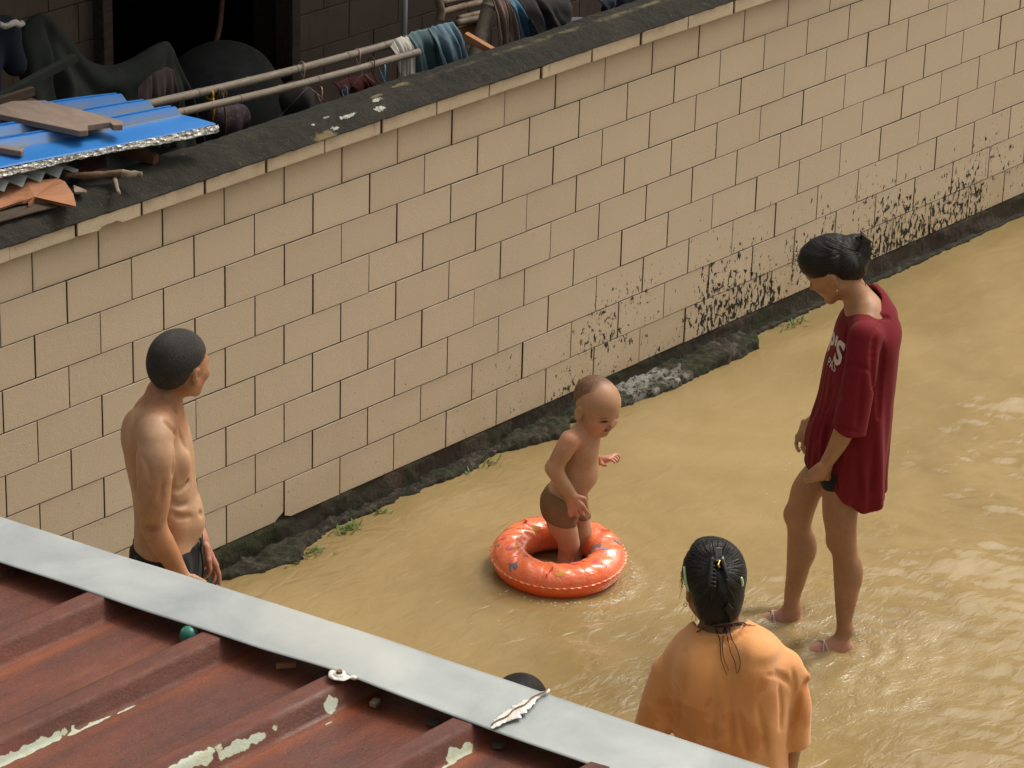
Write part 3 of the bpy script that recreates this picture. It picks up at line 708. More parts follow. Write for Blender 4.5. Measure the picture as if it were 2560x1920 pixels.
# waterline scum against the footing
# weeds at the waterline
M_WEED = simple('green_weed', (.05, .11, .012), (.12, .19, .03), 30, .6)
mb = MB()
for cx, cy, n_, sx in [(.62, -.135, 34, .07), (.86, -.085, 55, .06), (1.06, -.06, 20, .03), (1.7, -.07, 16, .04), (3.72, -.06, 26, .08), (1.55, -.06, 14, .04)]:
    for i in range(n_):
        x = cx+random.gauss(0, sx*.6); y = cy+random.gauss(0, .018)-(x-cx)*.05; a = random.uniform(0, 6.28); l = random.uniform(.015, .04); w = .003
        d = np.array([math.cos(a)*l, math.sin(a)*l*.6, random.uniform(.004, .022)]); s_ = np.array([-math.sin(a), math.cos(a), 0])*w
        p = np.array([x, y, .004]); mb.add([p-s_, p+s_, p+d*.6+s_, p+d, p+d*.6-s_], [(0, 1, 2, 3, 4)])
tag(mb.build('waterline_weed', M_WEED, None), 'small bright green weeds at the foot of the tiled wall', 'weeds', kind='stuff')

# ---- building behind the wall
YB = 1.30
bld = empty('building', (2, YB, .55), 'shaded house with dark tiled front and open doorway behind the wall', 'building')
Vt, Ft, Tt, Et = [], [], [], []
dx0, dx1 = .86, 1.93
JB = ony(911.5, 40, YB)[0]
for r in range(17):
    off = 0 if r % 2 == 0 else .5
    for i in range(-22, 45):
        x0 = JB+(i+off)*.3; x1 = x0+.3; z0 = .55+r*TH-.02; z1 = z0+TH
        if x0 < -4 or x0 > 11.5: continue
        if z0 < 2.9 and x1 > dx0 and x0 < dx1:
            if x0 < dx0 < x1 and dx0-x0 > .03: x1 = dx0
            elif x0 < dx1 < x1 and x1-dx1 > .03: x0 = dx1
            else: continue
        tile(x0+.002, x1-.002, z0+.002, z1-.002, YB+random.uniform(-.001, .001), TD, None, dirt=.4, V=Vt, F=Ft, T=Tt, E=Et)
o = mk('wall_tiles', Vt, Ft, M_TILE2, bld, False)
mb = MB(); hgt_ = 2.75
mb.box(((dx0-4.4)/2, YB+.11, .55+hgt_/2-.0), (dx0+4.4, .2, hgt_)); mb.box(((dx1+11.9)/2, YB+.11, .55+hgt_/2), (11.9-dx1, .2, hgt_)); mb.box(((dx0+dx1)/2, YB+.11, 3.1), (dx1-dx0, .2, .4))
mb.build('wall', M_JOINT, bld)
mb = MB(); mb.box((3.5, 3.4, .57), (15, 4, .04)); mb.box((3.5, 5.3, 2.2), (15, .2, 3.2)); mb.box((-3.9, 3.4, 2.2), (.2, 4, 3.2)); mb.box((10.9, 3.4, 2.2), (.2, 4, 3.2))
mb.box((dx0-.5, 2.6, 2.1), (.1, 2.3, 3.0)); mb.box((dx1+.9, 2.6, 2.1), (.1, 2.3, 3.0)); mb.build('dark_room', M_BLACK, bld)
mb = MB(); mb.box((3.6, 3.25, 3.35), (15.8, 4.2, .10)); 
mb.box((1.5, .87, 2.75), (7.4, .85, .07))
mb.build('roof', M_CONC, bld)
fr = MB(); fr.box((dx0+.02, YB-.01, 1.7), (.05, .10, 2.35)); fr.box((dx1-.02, YB-.01, 1.7), (.05, .10, 2.35)); bevel(fr.build('door_frame', M_WOOD_D, bld))
a = ony(243, 60, YB+.15); mb = MB(); mb.box((a[0], YB+.2, 1.75), (.045, .05, 2.3)); mb.build('door_post', M_BROWNC, bld)
a = ony(595, 60, YB+.1); mb = MB(); mb.box((a[0], YB+.05, 1.75), (.03, .04, 2.3)); mb.build('door_leaf_edge', M_WOOD_D, bld)
for (x_, y_, w_) in [(760, 45, .012)]:
    p = ony(x_, y_, YB-.01)

# ================================================================ CLUTTER BEHIND THE WALL
def P(x, y, Y): return ony(x, y, Y)
def rod(name, pts, rad, mat, label, cat, n=12, group=None, nodes=True, parent=None):
    mb = MB(); mb.tube(curve_pts(pts, 8) if len(pts) > 2 else [np.array(pts[0])*(1-i/30)+np.array(pts[1])*i/30 for i in range(31)], rad, n, jit=.12)
    o = mb.build(name, mat, parent, True)
    return tag(o, label, cat, group) if label else o
def bamboo(pts, r, mat, label, cat='bamboo pole', joints=()):
    a, b = np.array(pts[0]), np.array(pts[-1]); L = np.linalg.norm(b-a); T = empty('bamboo_pole', a, label, cat)
    N = 90; P_ = []; rr = []
    for i in range(N+1):
        t_ = i/N; bow = math.sin(t_*math.pi)*.012
        P_.append(a+(b-a)*t_+np.array([0, 0, -bow])); q = min(abs(t_-j) for j in joints)*L
        rr.append(r*(1+.10*math.exp(-(q/.006)**2)+.02*mn.noise(Vector((t_*9, r*99, 0)))))
    MB().tube(P_, rr, 14).build('culm', mat, T, True)
    for j in joints:
        p = a+(b-a)*j+np.array([0, 0, -math.sin(j*math.pi)*.012]); d = unit(b-a); MB().tube([p-d*.002, p, p+d*.002], [r*1.07, r*1.12, r*1.07], 14).build('node_ring', M_BAMBOO2, T, True)
    return T
pa = (P(270, 236, .38), P(905, 78, .38)); pb = (P(280, 266, .27), P(905, 112, .27))
bamboo(pa, .0165, M_BAMBOO, 'thicker grey bamboo pole, the upper of the two drying poles', joints=(.05, .23, .40, .56, .74, .87, .95))
bamboo(pb, .0145, M_BAMBOO, 'thinner grey bamboo pole, the lower of the two drying poles', joints=(.03, .17, .36, .5, .63, .82, .97))
dirp = unit(pa[1]-pa[0])
def hook(x, y, Y, mat, label):
    p = P(x, y, Y); pts = [p+np.array([-.012, -.022, -.03]), p+np.array([-.010, -.024, .002]), p+np.array([0, -.012, .022]), p+np.array([.004, .008, .024]), p+np.array([.008, .026, .008]), p+np.array([.02, .03, -.02]), p+np.array([.03, .0, -.08])]
    pts += [p+np.array([-.13, .0, -.17]), p+np.array([.17, .0, -.19]), p+np.array([.04, .0, -.085])]
    c = curve_pts(pts[:7], 6)+[pts[7], pts[8], pts[9]]
    tag(MB().tube(c, .0026, 6).build('coat_hanger', mat, None, True), label, 'hanger', 'coat hangers on the poles')
hook(652, 148, .38, M_WIRE, 'pink hanger on the upper pole, nearer the yellow strap')
hook(772, 120, .38, M_WIRE, 'pink hanger on the upper pole, nearer the white rag')
hook(803, 138, .27, M_CORD, 'dark hanger looped on the lower pole near the white rag')
hook(690, 200, .27, M_WIRE, 'pale hanger hanging low under the lower pole')
hook(826, 150, .27, M_WIREB, 'bright blue hanger hanging beside the white rag')
hook(745, 200, .30, M_WIREB, 'dull blue hanger hanging behind the lower pole')
# ties
p = P(452, 203, .38); mb = MB()
for q in range(1): mb.tube([p+np.array([0, .021*math.cos(a), .021*math.sin(a)]) for a in np.linspace(0, 6.28, 20)], .004, 8)
mb.tube([p+np.array([.0, -.02, -.01]), p+np.array([.004, -.022, -.05]), p+np.array([0, -.018, -.10])], .0035, 6)
tag(mb.build('yellow_strap', M_YEL, None, True), 'yellow plastic strap tied round the upper bamboo pole', 'strap')
mb = MB(); p = P(464, 200, .38)
for q in range(4):
    c = p+dirp*(q*.012); mb.tube([c+np.array([.004*math.sin(a*3), .022*math.cos(a), .022*math.sin(a)-.004*q % 3]) for a in np.linspace(0, 6.28, 20)], .0035, 6)
mb.tube([p+np.array([.02, -.02, 0]), p+np.array([.025, -.03, -.09]), p+np.array([.03, -.02, -.2])], .004, 6)
tag(mb.build('cord_binding', M_CORD, None, True), 'dark cord wound several times round the upper bamboo pole', 'cord')

def drape(name, top, bot, Y, mat, label, cat, fold=.02, nf=5, thick=.004, ny=26, nx=70, lean=0., seed=0, sag=0, parent=None):
    """cloth between a measured top line and bottom line (lists of picture points), lying near plane y=Y"""
    T_ = curve_pts([P(x, y, Y) for x, y in top], 10); B_ = curve_pts([P(x, y, Y) for x, y in bot], 10)
    def at(L, u): q = u*(len(L)-1); i = min(int(q), len(L)-2); return L[i]*(1-(q-i))+L[i+1]*(q-i)
    def fn(u, v):
        p = at(T_, u)*(1-v)+at(B_, u)*v; w = mn.noise(Vector((u*3+seed, v*1.4, seed)))*1.6
        f = math.sin(u*nf*6.28+w*2+seed)*.6+math.sin(u*nf*2.3*6.28+w*3+seed*2)*.35
        p = p+np.array([0, -fold*(f*min(1, v*2.2+.15))-lean*v-.03*math.sin(min(v*3, 1)*1.57), 0])
        p[2] += .006*mn.noise(Vector((u*8, v*8, seed))); return p
    o = sheet(name, fn, nx, ny, mat, parent, thick); return tag(o, label, cat) if label else o
drape('white_rag', [(842, 100), (858, 82), (880, 80)], [(850, 178), (862, 168), (884, 160)], .33, M_RAG, 'white rag hanging on the poles beside the teal trousers', 'rag', .012, 2, seed=1)
drape('teal_trousers', [(874, 78), (900, 66), (935, 60), (968, 50)], [(886, 190), (930, 178), (965, 165), (1002, 150)], .36, M_TEAL, 'teal grey trousers draped over the end of the bamboo poles', 'trousers', .022, 3.2, seed=4)
drape('blue_trousers', [(925, 62), (950, 52), (978, 48)], [(955, 178), (985, 160), (1006, 146)], .31, M_TEAL2, 'blue grey trouser leg overlapping the teal trousers', 'trousers', .018, 1.6, seed=9)
drape('brown_shirt', [(1060, -8), (1080, -12), (1096, -8)], [(1068, 140), (1090, 122), (1118, 116)], .30, M_BROWNC, 'brown shirt hanging behind the wall beside the leaning bamboo', 'shirt', .024, 2.2, seed=3)
drape('blue_jeans', [(1094, -5), (1120, -8), (1150, -5)], [(1112, 112), (1140, 100), (1172, 92)], .33, M_DENIM, 'bright blue jeans hanging between brown shirt and dark coat', 'jeans', .022, 2.4, seed=6)
drape('dark_coat', [(1108, -12), (1160, -14), (1226, -14)], [(1162, 96), (1196, 84), (1226, 74)], .27, M_DARKC, 'charcoal coat hanging over the top of the wall', 'coat', .02, 1.4, seed=8)
s_ = Shape(); c0 = P(1238, 46, .32); s_.ell(c0+np.array([0, 0, -.03]), (.07, .06, .05), k=.03); s_.ell(c0+np.array([.07, .0, -.06]), (.07, .06, .04), k=.03); s_.ell(c0+np.array([-.05, .01, -.08]), (.09, .07, .06), k=.03); s_.disp(lambda p: .006*np.sin(p[:, 0]*60+p[:, 2]*30))
V, Q = s_.mesh(.006); tag(mk('purple_bundle', V, Q, M_PURP), 'crumpled purple cloth bundle just behind the wall top', 'bundle')
drape('navy_cloth', [(1285, -6), (1330, -14), (1400, -22)], [(1290, 30), (1330, 18), (1400, 2)], .34, M_NAVY, 'navy cloth behind the wall at the top centre of the photo', 'cloth', .01, 2, seed=12)
# leaning bamboo and chair
a = P(1068, -30, .36); b = P(1012, 172, .30); bamboo((b, a), .030, M_BAMBOO, 'thick grey bamboo leaning steeply against the wall', joints=(.1, .42, .8))
a = P(1010, 100, .42); b = P(955, 190, .42); bamboo((b, a), .016, M_BAMBOO, 'short bamboo stub under the orange wooden bar', joints=(.2, .7))
ch = empty('wooden_chair', P(1000, 60, .5)-UP*.6, 'old bamboo and wood chair tipped behind the hanging trousers', 'chair')
def part_rod(name, pts, r, mat): MB().tube(curve_pts(pts, 6), r, 10, jit=.2).build(name, mat, ch, True)
part_rod('leg', [P(945, -8, .46), P(953, 22, .46), P(950, 45, .46)], .017, M_BAMBOO2)
part_rod('rail', [P(950, 28, .47), P(1000, 14, .47), P(1060, 2, .47)], .014, M_BAMBOO2)
part_rod('slat', [P(990, 40, .45), P(1030, 30, .45), P(1062, 22, .45)], .012, M_BAMBOO2)
part_rod('slat', [P(988, 50, .42), P(1025, 42, .42), P(1058, 34, .42)], .015, M_BAMBOO)
part_rod('slat', [P(955, 5, .52), P(1010, -6, .52)], .012, M_BAMBOO)
MB().bar(P(965, 78, .44), P(1045, 52, .44), .02, .04).build('cross_bar', M_ORWOOD, ch)
part_rod('leg', [P(985, 75, .5), P(975, 110, .5), P(962, 150, .5)], .014, M_BAMBOO)
mb = MB(); mb.bar(P(1004, 76, .30), P(1066, 112, .18), .03, .028); tag(bevel(mb.build('orange_wooden_bar', M_ORWOOD, None)), 'orange sawn wooden bar poking out by the leaning bamboo', 'wooden bar')
mb = MB(); a = P(875, -10, YB-.25); mb.tube([a, P(873, 80, YB-.25), P(872, 140, YB-.25)], .012, 10); tag(mb.build('grey_pipe', M_GREYSHEET, None, True), 'thin grey upright pipe in front of the shaded tiled house', 'pipe')

# dark draped heap at left
def heap(name, prof_, Y, mat, label, cat, depth=.35, seed=0):
    T_ = curve_pts([P(x, y, Y) for x, y in prof_], 12)
    def fn(u, v):
        q = u*(len(T_)-1); i = min(int(q), len(T_)-2); p = T_[i]*(1-(q-i))+T_[i+1]*(q-i)
        w = mn.noise(Vector((u*4+seed, v*1.2, 1)))
        dz = -v*.62; fold = (.03*math.sin(u*23+w*3+v*2.2*math.sin(u*6))+.018*math.sin(u*51+w*5))*min(1, v*1.8)
        ridge = .022*math.sin(v*20-3.2*math.sin(u*3.14)*2)*math.sin(u*3.14)*(1-v)
        return p+np.array([(u-.5)*.1*v, -depth*(v**.6)*.55-fold-ridge, dz])
    return tag(sheet(name, fn, 110, 60, mat, None, .006), label, cat)
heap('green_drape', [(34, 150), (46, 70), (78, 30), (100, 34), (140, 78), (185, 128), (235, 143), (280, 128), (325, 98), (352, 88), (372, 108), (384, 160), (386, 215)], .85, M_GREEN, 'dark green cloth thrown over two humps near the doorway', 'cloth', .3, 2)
drape('brown_drape', [(298, 190), (330, 158), (366, 146), (376, 165)], [(262, 300), (300, 312), (350, 318), (372, 300)], .60, M_PURB, 'dull purple brown cloth hanging under the dark green one', 'cloth', .02, 3, seed=5)
mb = MB(); mb.bar(P(-20, 222, .62), P(162, 124, .62), .03, .032); tag(bevel(mb.build('green_rail', M_GREEN, None)), 'dark green slanting rail in front of the draped cloth', 'rail')
mb = MB(); mb.bar(P(-30, 228, .55), P(72, 196, .55), .02, .03); tag(mb.build('brown_batten', M_WOOD_D, None), 'dark brown batten under the slanting green rail', 'batten')
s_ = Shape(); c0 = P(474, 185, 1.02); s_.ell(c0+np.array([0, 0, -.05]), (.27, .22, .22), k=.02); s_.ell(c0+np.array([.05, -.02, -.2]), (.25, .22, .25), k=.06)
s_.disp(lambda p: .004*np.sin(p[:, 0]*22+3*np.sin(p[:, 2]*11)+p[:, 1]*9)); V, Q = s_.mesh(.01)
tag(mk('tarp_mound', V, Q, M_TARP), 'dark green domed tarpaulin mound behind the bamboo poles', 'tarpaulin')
s_ = Shape(); c0 = P(500, 262, .42); s_.cone(c0+np.array([-.03, .02, .012]), c0+np.array([.05, .02, .0]), .05, .048, .02); s_.cone(c0+np.array([.0, .02, -.02]), c0+np.array([.02, .02, -.10]), .05, .035, .02); s_.disp(lambda p: .003*np.sin(p[:, 0]*90))
V, Q = s_.mesh(.005); tag(mk('dotted_bag', V, Q, M_DOTS), 'purple polka dot cloth bag hanging under the bamboo poles', 'bag')
s_ = Shape(); c0 = P(640, 215, .5); s_.cone(c0, c0+np.array([.05, .0, -.22]), .07, .05, .02); s_.disp(lambda p: .004*np.sin(p[:, 0]*80)); V, Q = s_.mesh(.007); tag(mk('dark_garment', V, Q, M_DARKC), 'black garment bunched below the lower bamboo pole', 'garment')
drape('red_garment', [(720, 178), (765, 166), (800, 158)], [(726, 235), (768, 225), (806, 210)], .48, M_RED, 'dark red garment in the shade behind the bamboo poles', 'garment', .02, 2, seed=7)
s_ = Shape(); c0 = P(8, 70, .78); s_.ell(c0, (.06, .06, .06), k=.02); s_.cone(c0, c0+np.array([.03, -.02, -.12]), .05, .045, .03); s_.cone(c0+np.array([-.06, 0, .02]), c0+np.array([-.1, 0, -.2]), .05, .06, .03); V, Q = s_.mesh(.006)
nb = empty('navy_jacket', c0-UP*.2, 'navy bundled jacket with pale trim at the far left edge', 'jacket'); mk('jacket_body', V, Q, M_NAVY, nb)
MB().tube(curve_pts([P(-4, 52, .70), P(12, 56, .70), P(30, 50, .70), P(42, 54, .70), P(50, 50, .70)], 6), .011, 10, jit=.6).build('pale_trim', M_RAG, nb, True)
mb = MB(); mb.tube([P(480, -5, 1.45), P(474, 60, 1.4), P(464, 100, 1.35)], .012, 8); tag(mb.build('broom_handle', M_WOOD_RED, None, True), 'thin brown stick leaning in the dark doorway', 'stick')
mb = MB(); a = P(772, 60, YB-.02)

# blue corrugated sheet with foil lining
bs = empty('blue_roof_sheet', P(200, 300, .4), 'bright blue ribbed sheet with silver foil lining lying on the wall top', 'roof sheet')
ZS = 1.78
A0 = onz(-120, 388, ZS); A1 = onz(466, 268, ZS-.01)            # near edge
B0 = onz(-120, 262, ZS+.03); B1 = onz(236, 212, ZS+.03)         # far edge
ex = unit(A1-A0); L = np.linalg.norm(A1-A0)
# profile across: flat pans and trapezoid ribs, pts (t, height)
pf = []
for (c, wtop, wb, hh_) in [(.40, .03, .085, .024), (.655, .03, .085, .024), (.91, .03, .085, .026)]:
    pf += [(c-wb, 0), (c-wtop, hh_), (c-wtop*.5, hh_), (c-wtop*.42, hh_-.004), (c+wtop*.42, hh_-.004), (c+wtop*.5, hh_), (c+wtop, hh_), (c+wb, 0)]
pf = [(0, -.004), (.01, 0), (.15, 0.001), (.27, 0)]+pf+[(1.0, 0)]
def sheet_pt(u, t_, h): 
    e0 = A0*(1-t_)+B0*t_; e1 = A1*(1-t_)+B1*t_; return e0*(1-u)+e1*u+UP*h
NU = 60; V = []; D = []
jag = [.0]*len(pf)
for i in range(NU+1):
    for (t_, h) in pf:
        u = i/NU
        V.append(sheet_pt(u, t_, h+.003*math.sin(u*7+t_*3))); D.append(1.0 if (h < .002 and t_ > .28) else 0)
m = len(pf); Q = np.array([(i*m+j, (i+1)*m+j, (i+1)*m+j+1, i*m+j+1) for i in range(NU) for j in range(m-1)])
o = mk('ribbed_panel', V, Q, M_BLUE, bs, False); attr(o, 'dust', D); solid(o, .0016)
o.modifiers['solidify'].offset = 1
def foil(u, v):
    p = sheet_pt(u*1.012, 0, -.003)*(1-v)+(sheet_pt(u*1.012, .13, -.05))*v if v > .5 else sheet_pt(u*1.012, 0, -.004)
    w = v*2 if v < .5 else 1
    p = sheet_pt(u*1.01, 0, -.004)+np.array([0, -.004, -.024-.004*math.sin(u*9)])*min(1, v*2)
    if v > .5: p = p+(sheet_pt(u, .2, -.05)-sheet_pt(u, 0, -.035))*(v-.5)*2
    nz = .004*mn.noise(Vector((u*90, v*9, 0)))+.004*mn.noise(Vector((u*40, v*20, 3)))
    return p+np.array([nz*.3, -nz, nz])
sheet('foil_lining', foil, 300, 16, M_FOIL, bs, .002)
# things under the sheet
def slab(name, poly, th, mat, label, cat, par=None):
    mb = MB(); mb.prism(poly, np.array([0, 0, th])); return tag(bevel(mb.build(name, mat, par), .003), label, cat)
zt = ZS+.034
pl = [onz(x, y, zt-(x*.00008)) for x, y in [(-40, 235), (100, 230), (266, 271), (264, 282), (247, 281), (240, 275), (232, 273), (203, 276), (190, 280), (191, 291), (186, 293), (170, 291), (-40, 240)]]
pl = [onz(-60, 232, zt), onz(98, 229, zt), onz(252, 270, zt), onz(266, 274, zt), onz(265, 282, zt), onz(244, 283, zt), onz(237, 277, zt), onz(205, 281, zt), onz(189, 284, zt), onz(190, 294, zt), onz(172, 296, zt), onz(-60, 247, zt)]
slab('notched_plank', pl[::-1], .022, M_PLANK, 'weathered plank with notched end lying across the blue sheet', 'plank')
slab('dark_board', [onz(x, y, zt+.0) for x, y in [(-60, 232), (92, 228), (60, 212), (10, 209), (-60, 218)]], .012, M_WOOD_D, 'dark brown board behind the notched plank on the blue sheet', 'board')
mb = MB(); mb.bar(onz(-60, 312, ZS+.03), onz(50, 330, ZS+.022), .03, .022); tag(bevel(mb.build('wood_offcut', M_PLANK, None)), 'short square brown stick at the left edge of the blue sheet', 'stick')
# corrugated grey sheet poking out below
a0 = onz(-80, 428, 1.70); a1 = onz(165, 368, 1.70); bk = np.array([-.06, .28, .03])
V = []; N = 90
for i in range(N+1):
    u = i/N; q = (u*6.2) % 1; tri = (1-abs(q*2-1)); e = a0*(1-u)+a1*u
    for v in (0, .33, .66, 1): V.append(e+bk*v+UP*(tri*.028-.005)+np.array([0, -.02*(1-tri)*(1-v), 0]))
Q = np.array([(i*4+j, (i+1)*4+j, (i+1)*4+j+1, i*4+j+1) for i in range(N) for j in range(3)])
tag(solid(mk('corrugated_sheet', V, Q, M_GREYSHEET, None, True), .0015), 'grey corrugated sheet edge sticking out under the blue sheet', 'corrugated sheet')
# brown torn board
ol = [(-60, 470), (0, 440), (52, 437), (60, 431), (61, 443), (76, 436), (110, 438), (162, 445), (164, 440), (158, 418), (140, 392), (125, 385), (60, 392), (-60, 420)]
def zb(x, y): return 1.668 + .012*math.sin(x*.05)+(0.03 if y < 400 else 0)
pts = [onz(x, y, zb(x, y)) for x, y in ol]; mb = MB(); n = len(pts); c = np.mean(pts, 0)+UP*.004
V = [c]+pts; V += [p-UP*.006 for p in V]; F = [(0, i+1, (i+1) % n+1) for i in range(n)]+[(n+1, (i+1) % n+2+n, i+2+n) for i in range(n)]+[(i+1, i+2+n, (i+1) % n+2+n, (i+1) % n+1) for i in range(n)]
tag(mk('torn_board', V, F, M_BOARD, None, False), 'torn orange brown board under the corrugated sheet on the wall', 'board')
slab('thin_dark_plank', [onz(x, y, 1.652) for x, y in [(-60, 470), (70, 443), (125, 448), (60, 465), (-60, 500)]], .008, M_WOOD_D, 'thin dark plank beneath the torn brown board', 'plank')
mb = MB(); mb.bar(onz(245, 318, 1.685), onz(338, 345, 1.672), .035, .034); tag(bevel(mb.build('square_timber', M_WOOD_RED, None)), 'short dark red square timber poking out under the blue sheet', 'timber')
mb = MB(); c = curve_pts([onz(140, 378, 1.69), onz(200, 379, 1.69), onz(250, 374, 1.69), onz(268, 375, 1.685)], 8); mb.tube(c, .013, 12, jit=.5); o = mb.build('branch', M_BARK, None, True, loc=onz(250, 380, 1.66)); tag(o, 'crooked branch with pale peeled end on the wall top', 'branch')
br = o; MB().tube(curve_pts([onz(262, 374, 1.688), onz(280, 378, 1.684), onz(295, 377, 1.684), onz(306, 379, 1.682)], 6), [.014]*6+[.013]*6+[.011]*7, 12, jit=.5).build('peeled_end', M_STICK, br, True)
MB().tube(curve_pts([onz(246, 378, 1.675), onz(251, 398, 1.668), onz(256, 418, 1.662)], 6), .0075, 10, jit=.3).build('twig', M_STICK, br, True)
slab('wood_chip', [onz(x, y, 1.663) for x, y in [(158, 404), (188, 416), (186, 420), (160, 420)]], .01, M_STICK, 'small pale wood chip beside the torn brown board', 'wood chip')
slab('red_scrap', [onz(x, y, 1.672) for x, y in [(168, 345), (228, 338), (232, 362), (172, 372)]], .012, M_RED, 'dark red cloth scrap in the gap under the blue sheet', 'scrap')
# supports under the sheet so that it rests on something
s_ = Shape(); s_.cone(onz(30, 330, 1.66)-UP*.03+np.array([0, .1, 0]), onz(330, 285, 1.66)+np.array([0, .06, -.03]), .045, .04, .02); s_.disp(lambda p: .006*np.sin(p[:, 0]*50)); V, Q = s_.mesh(.01)
tag(mk('dark_sacking', V, Q, M_DARKC), 'dark sacking rolled up beneath the blue sheet', 'sacking')

# ================================================================ SHED ROOF IN THE FOREGROUND
shed = empty('shed', (-3.0, -3.0, 0), 'low shed with rusty ribbed metal roof and pale metal edge strip', 'shed')
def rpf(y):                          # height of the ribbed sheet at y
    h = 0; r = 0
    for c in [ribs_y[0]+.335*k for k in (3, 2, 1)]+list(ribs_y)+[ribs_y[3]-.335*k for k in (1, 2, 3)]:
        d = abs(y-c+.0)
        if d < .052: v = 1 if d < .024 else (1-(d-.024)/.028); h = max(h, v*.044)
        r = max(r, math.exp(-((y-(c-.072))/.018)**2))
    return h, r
N0, N1 = onz(0, 1212, RZ), onz(1300, 1659, RZ); S0, S1 = onz(0, 1108, RZ+.02), onz(1690, 1659, RZ+.02)
def ext(a, b, y): t_ = (y-a[1])/(b[1]-a[1]); return a+(b-a)*t_
ys = np.arange(-5.0, -2.0, .0055); xs = np.concatenate([np.arange(-6.8, -4.2, .25), np.arange(-4.2, -2.76, .03)]); V = []; rb = []
for xx in xs:
    for yy in ys:
        h, r = rpf(yy); x_end = -3.0+(yy+2.99)*(-.09) if False else ext(N0, N1, yy)[0]+.15; V.append((-6.8+(xx+6.8)*(x_end+6.8)/(-2.76+6.8), yy, RZ-.045+h+.0012*mn.noise(Vector((xx*2, yy*4, 0))))); rb.append(r)
m = len(ys); Q = np.array([(i*m+j, (i+1)*m+j, (i+1)*m+j+1, i*m+j+1) for i in range(len(xs)-1) for j in range(m-1)])
o = mk('roof_sheet', V, Q, M_ROOF, shed, True); attr(o, 'rib', rb)
# edge strip
def strip(u, v):
    yy = -1.9-u*3.3; a = ext(N0, N1, yy); b = ext(S0, S1, yy)
    p = a*(1-v)+b*v
    c = onz(800, 1368, RZ+.02)
    p[2] += .004*math.sin(yy*3.1)+.010*math.exp(-((yy+3.66)/.14)**2)*(1-v)+.003*mn.noise(Vector((yy*4, v*3, 0)))
    if v > .99: p[2] -= .035
    return p
o = sheet('edge_strip', lambda u, v: strip(u, v if v < .97 else v), 160, 20, M_FLASH, shed, .0015)
mb = MB(); p = onz(733, 1458, RZ+.012); MB().tube([p, p+UP*.004, p+UP*.005], [.016, .014, .008], 12).build('washer', M_SEAL, shed, True)
sc_ = MB().tube([p+UP*.003, p+UP*.011], [.0075, .007], 6).build('screw', M_RUSTY, shed, False)
s_ = Shape(); s_.ell(p-UP*.001, (.024, .028, .003), k=.004); s_.ell(p+np.array([.022, -.02, -.002]), (.014, .022, .003), k=.004); s_.disp(lambda q: .002*np.sin(q[:, 0]*200)*np.sin(q[:, 1]*170)); V, Q = s_.mesh(.003); mk('sealant_patch', V, Q, M_SEAL, shed)
a, b = onz(1062, 1570, RZ+.008), onz(1184, 1490, RZ+.028); s_ = Shape()
for i in range(26):
    t_ = i/25; c = a+(b-a)*t_; w = .005+.019*math.sin(min(1, t_*1.25)*3.14)**.8*(.75+.5*random.random()); s_.ell(c+np.array([0, random.gauss(0, .003), -.001]), (.009, w*.85, .0026), k=.002)
V, Q = s_.mesh(.003); mk('sealant_seam', V, Q, M_SEAL, shed)
cr = MB(); cr.tube([a+(b-a)*t_+UP*(.0045)+np.array([0, .003*math.sin(t_*19), 0]) for t_ in np.linspace(0, 1, 20)], .0016, 5); cr.build('seam_crack', M_RUSTY, shed, True)
mb = MB(); mb.box((-2.90, -3.5, RZ-.125), (.04, 3.1, .10)); mb.build('fascia_board', M_WOOD_D, shed)
for yy in (-2.1, -3.5, -4.9): MB().box((-2.98, yy, RZ/2-.1), (.07, .07, RZ-.05)).build('post', M_WOOD_D, shed)
MB().box((-5.0, -2.16, 1.0), (4.0, .05, 2.2)).box((-3.03, -3.5, 1.0), (.03, 2.7, 2.1)).build('wall', M_GREYSHEET, shed)
# ball and litter lodged under the strip
t = NT('green_white_ball'); base = t.mix(t.mr(t.noise(30, 4, .7, dist=1.5), .55, .6), (.01, .13, .095), (.6, .62, .58)); M_BALL = t.done(base, .4)
p = onz(408, 1372, RZ-.02); s_ = Shape(); s_.ell(p, (.022, .022, .022)); V, Q = s_.mesh(.003); tag(mk('ball', V, Q, M_BALL), 'small green and white ball lodged under the metal edge strip', 'ball')
def litter(x, y, w, d, mat, name, label, rot):
    p = onz(x, y, RZ-.035); ax = np.array([[math.cos(rot), math.sin(rot), 0], [-math.sin(rot), math.cos(rot), 0], [0, 0, 1]]); tag(bevel(MB().box(p, (w, d, .012), ax).build(name, mat, None), .002), label, 'litter')
litter(618, 1437, .045, .012, M_BOARD, 'cigarette_end', 'brown stub lodged under the metal strip left of the screw', -.6)
litter(810, 1518, .025, .016, M_STICK, 'wood_fragment', 'tan wood fragment in the roof trough right of the screw', .3)
for x, y, lb in [(936, 1561, 'round grey disc in the roof trough, nearer the tan fragment'), (1076, 1610, 'round grey disc in the roof trough at the strip seam')]:
    p = onz(x, y, RZ-.038); tag(MB().tube([p, p+UP*.004], [.016, .015], 18).build('metal_disc', M_WOOD_D, None, False), lb, 'disc', 'grey discs in the roof troughs')

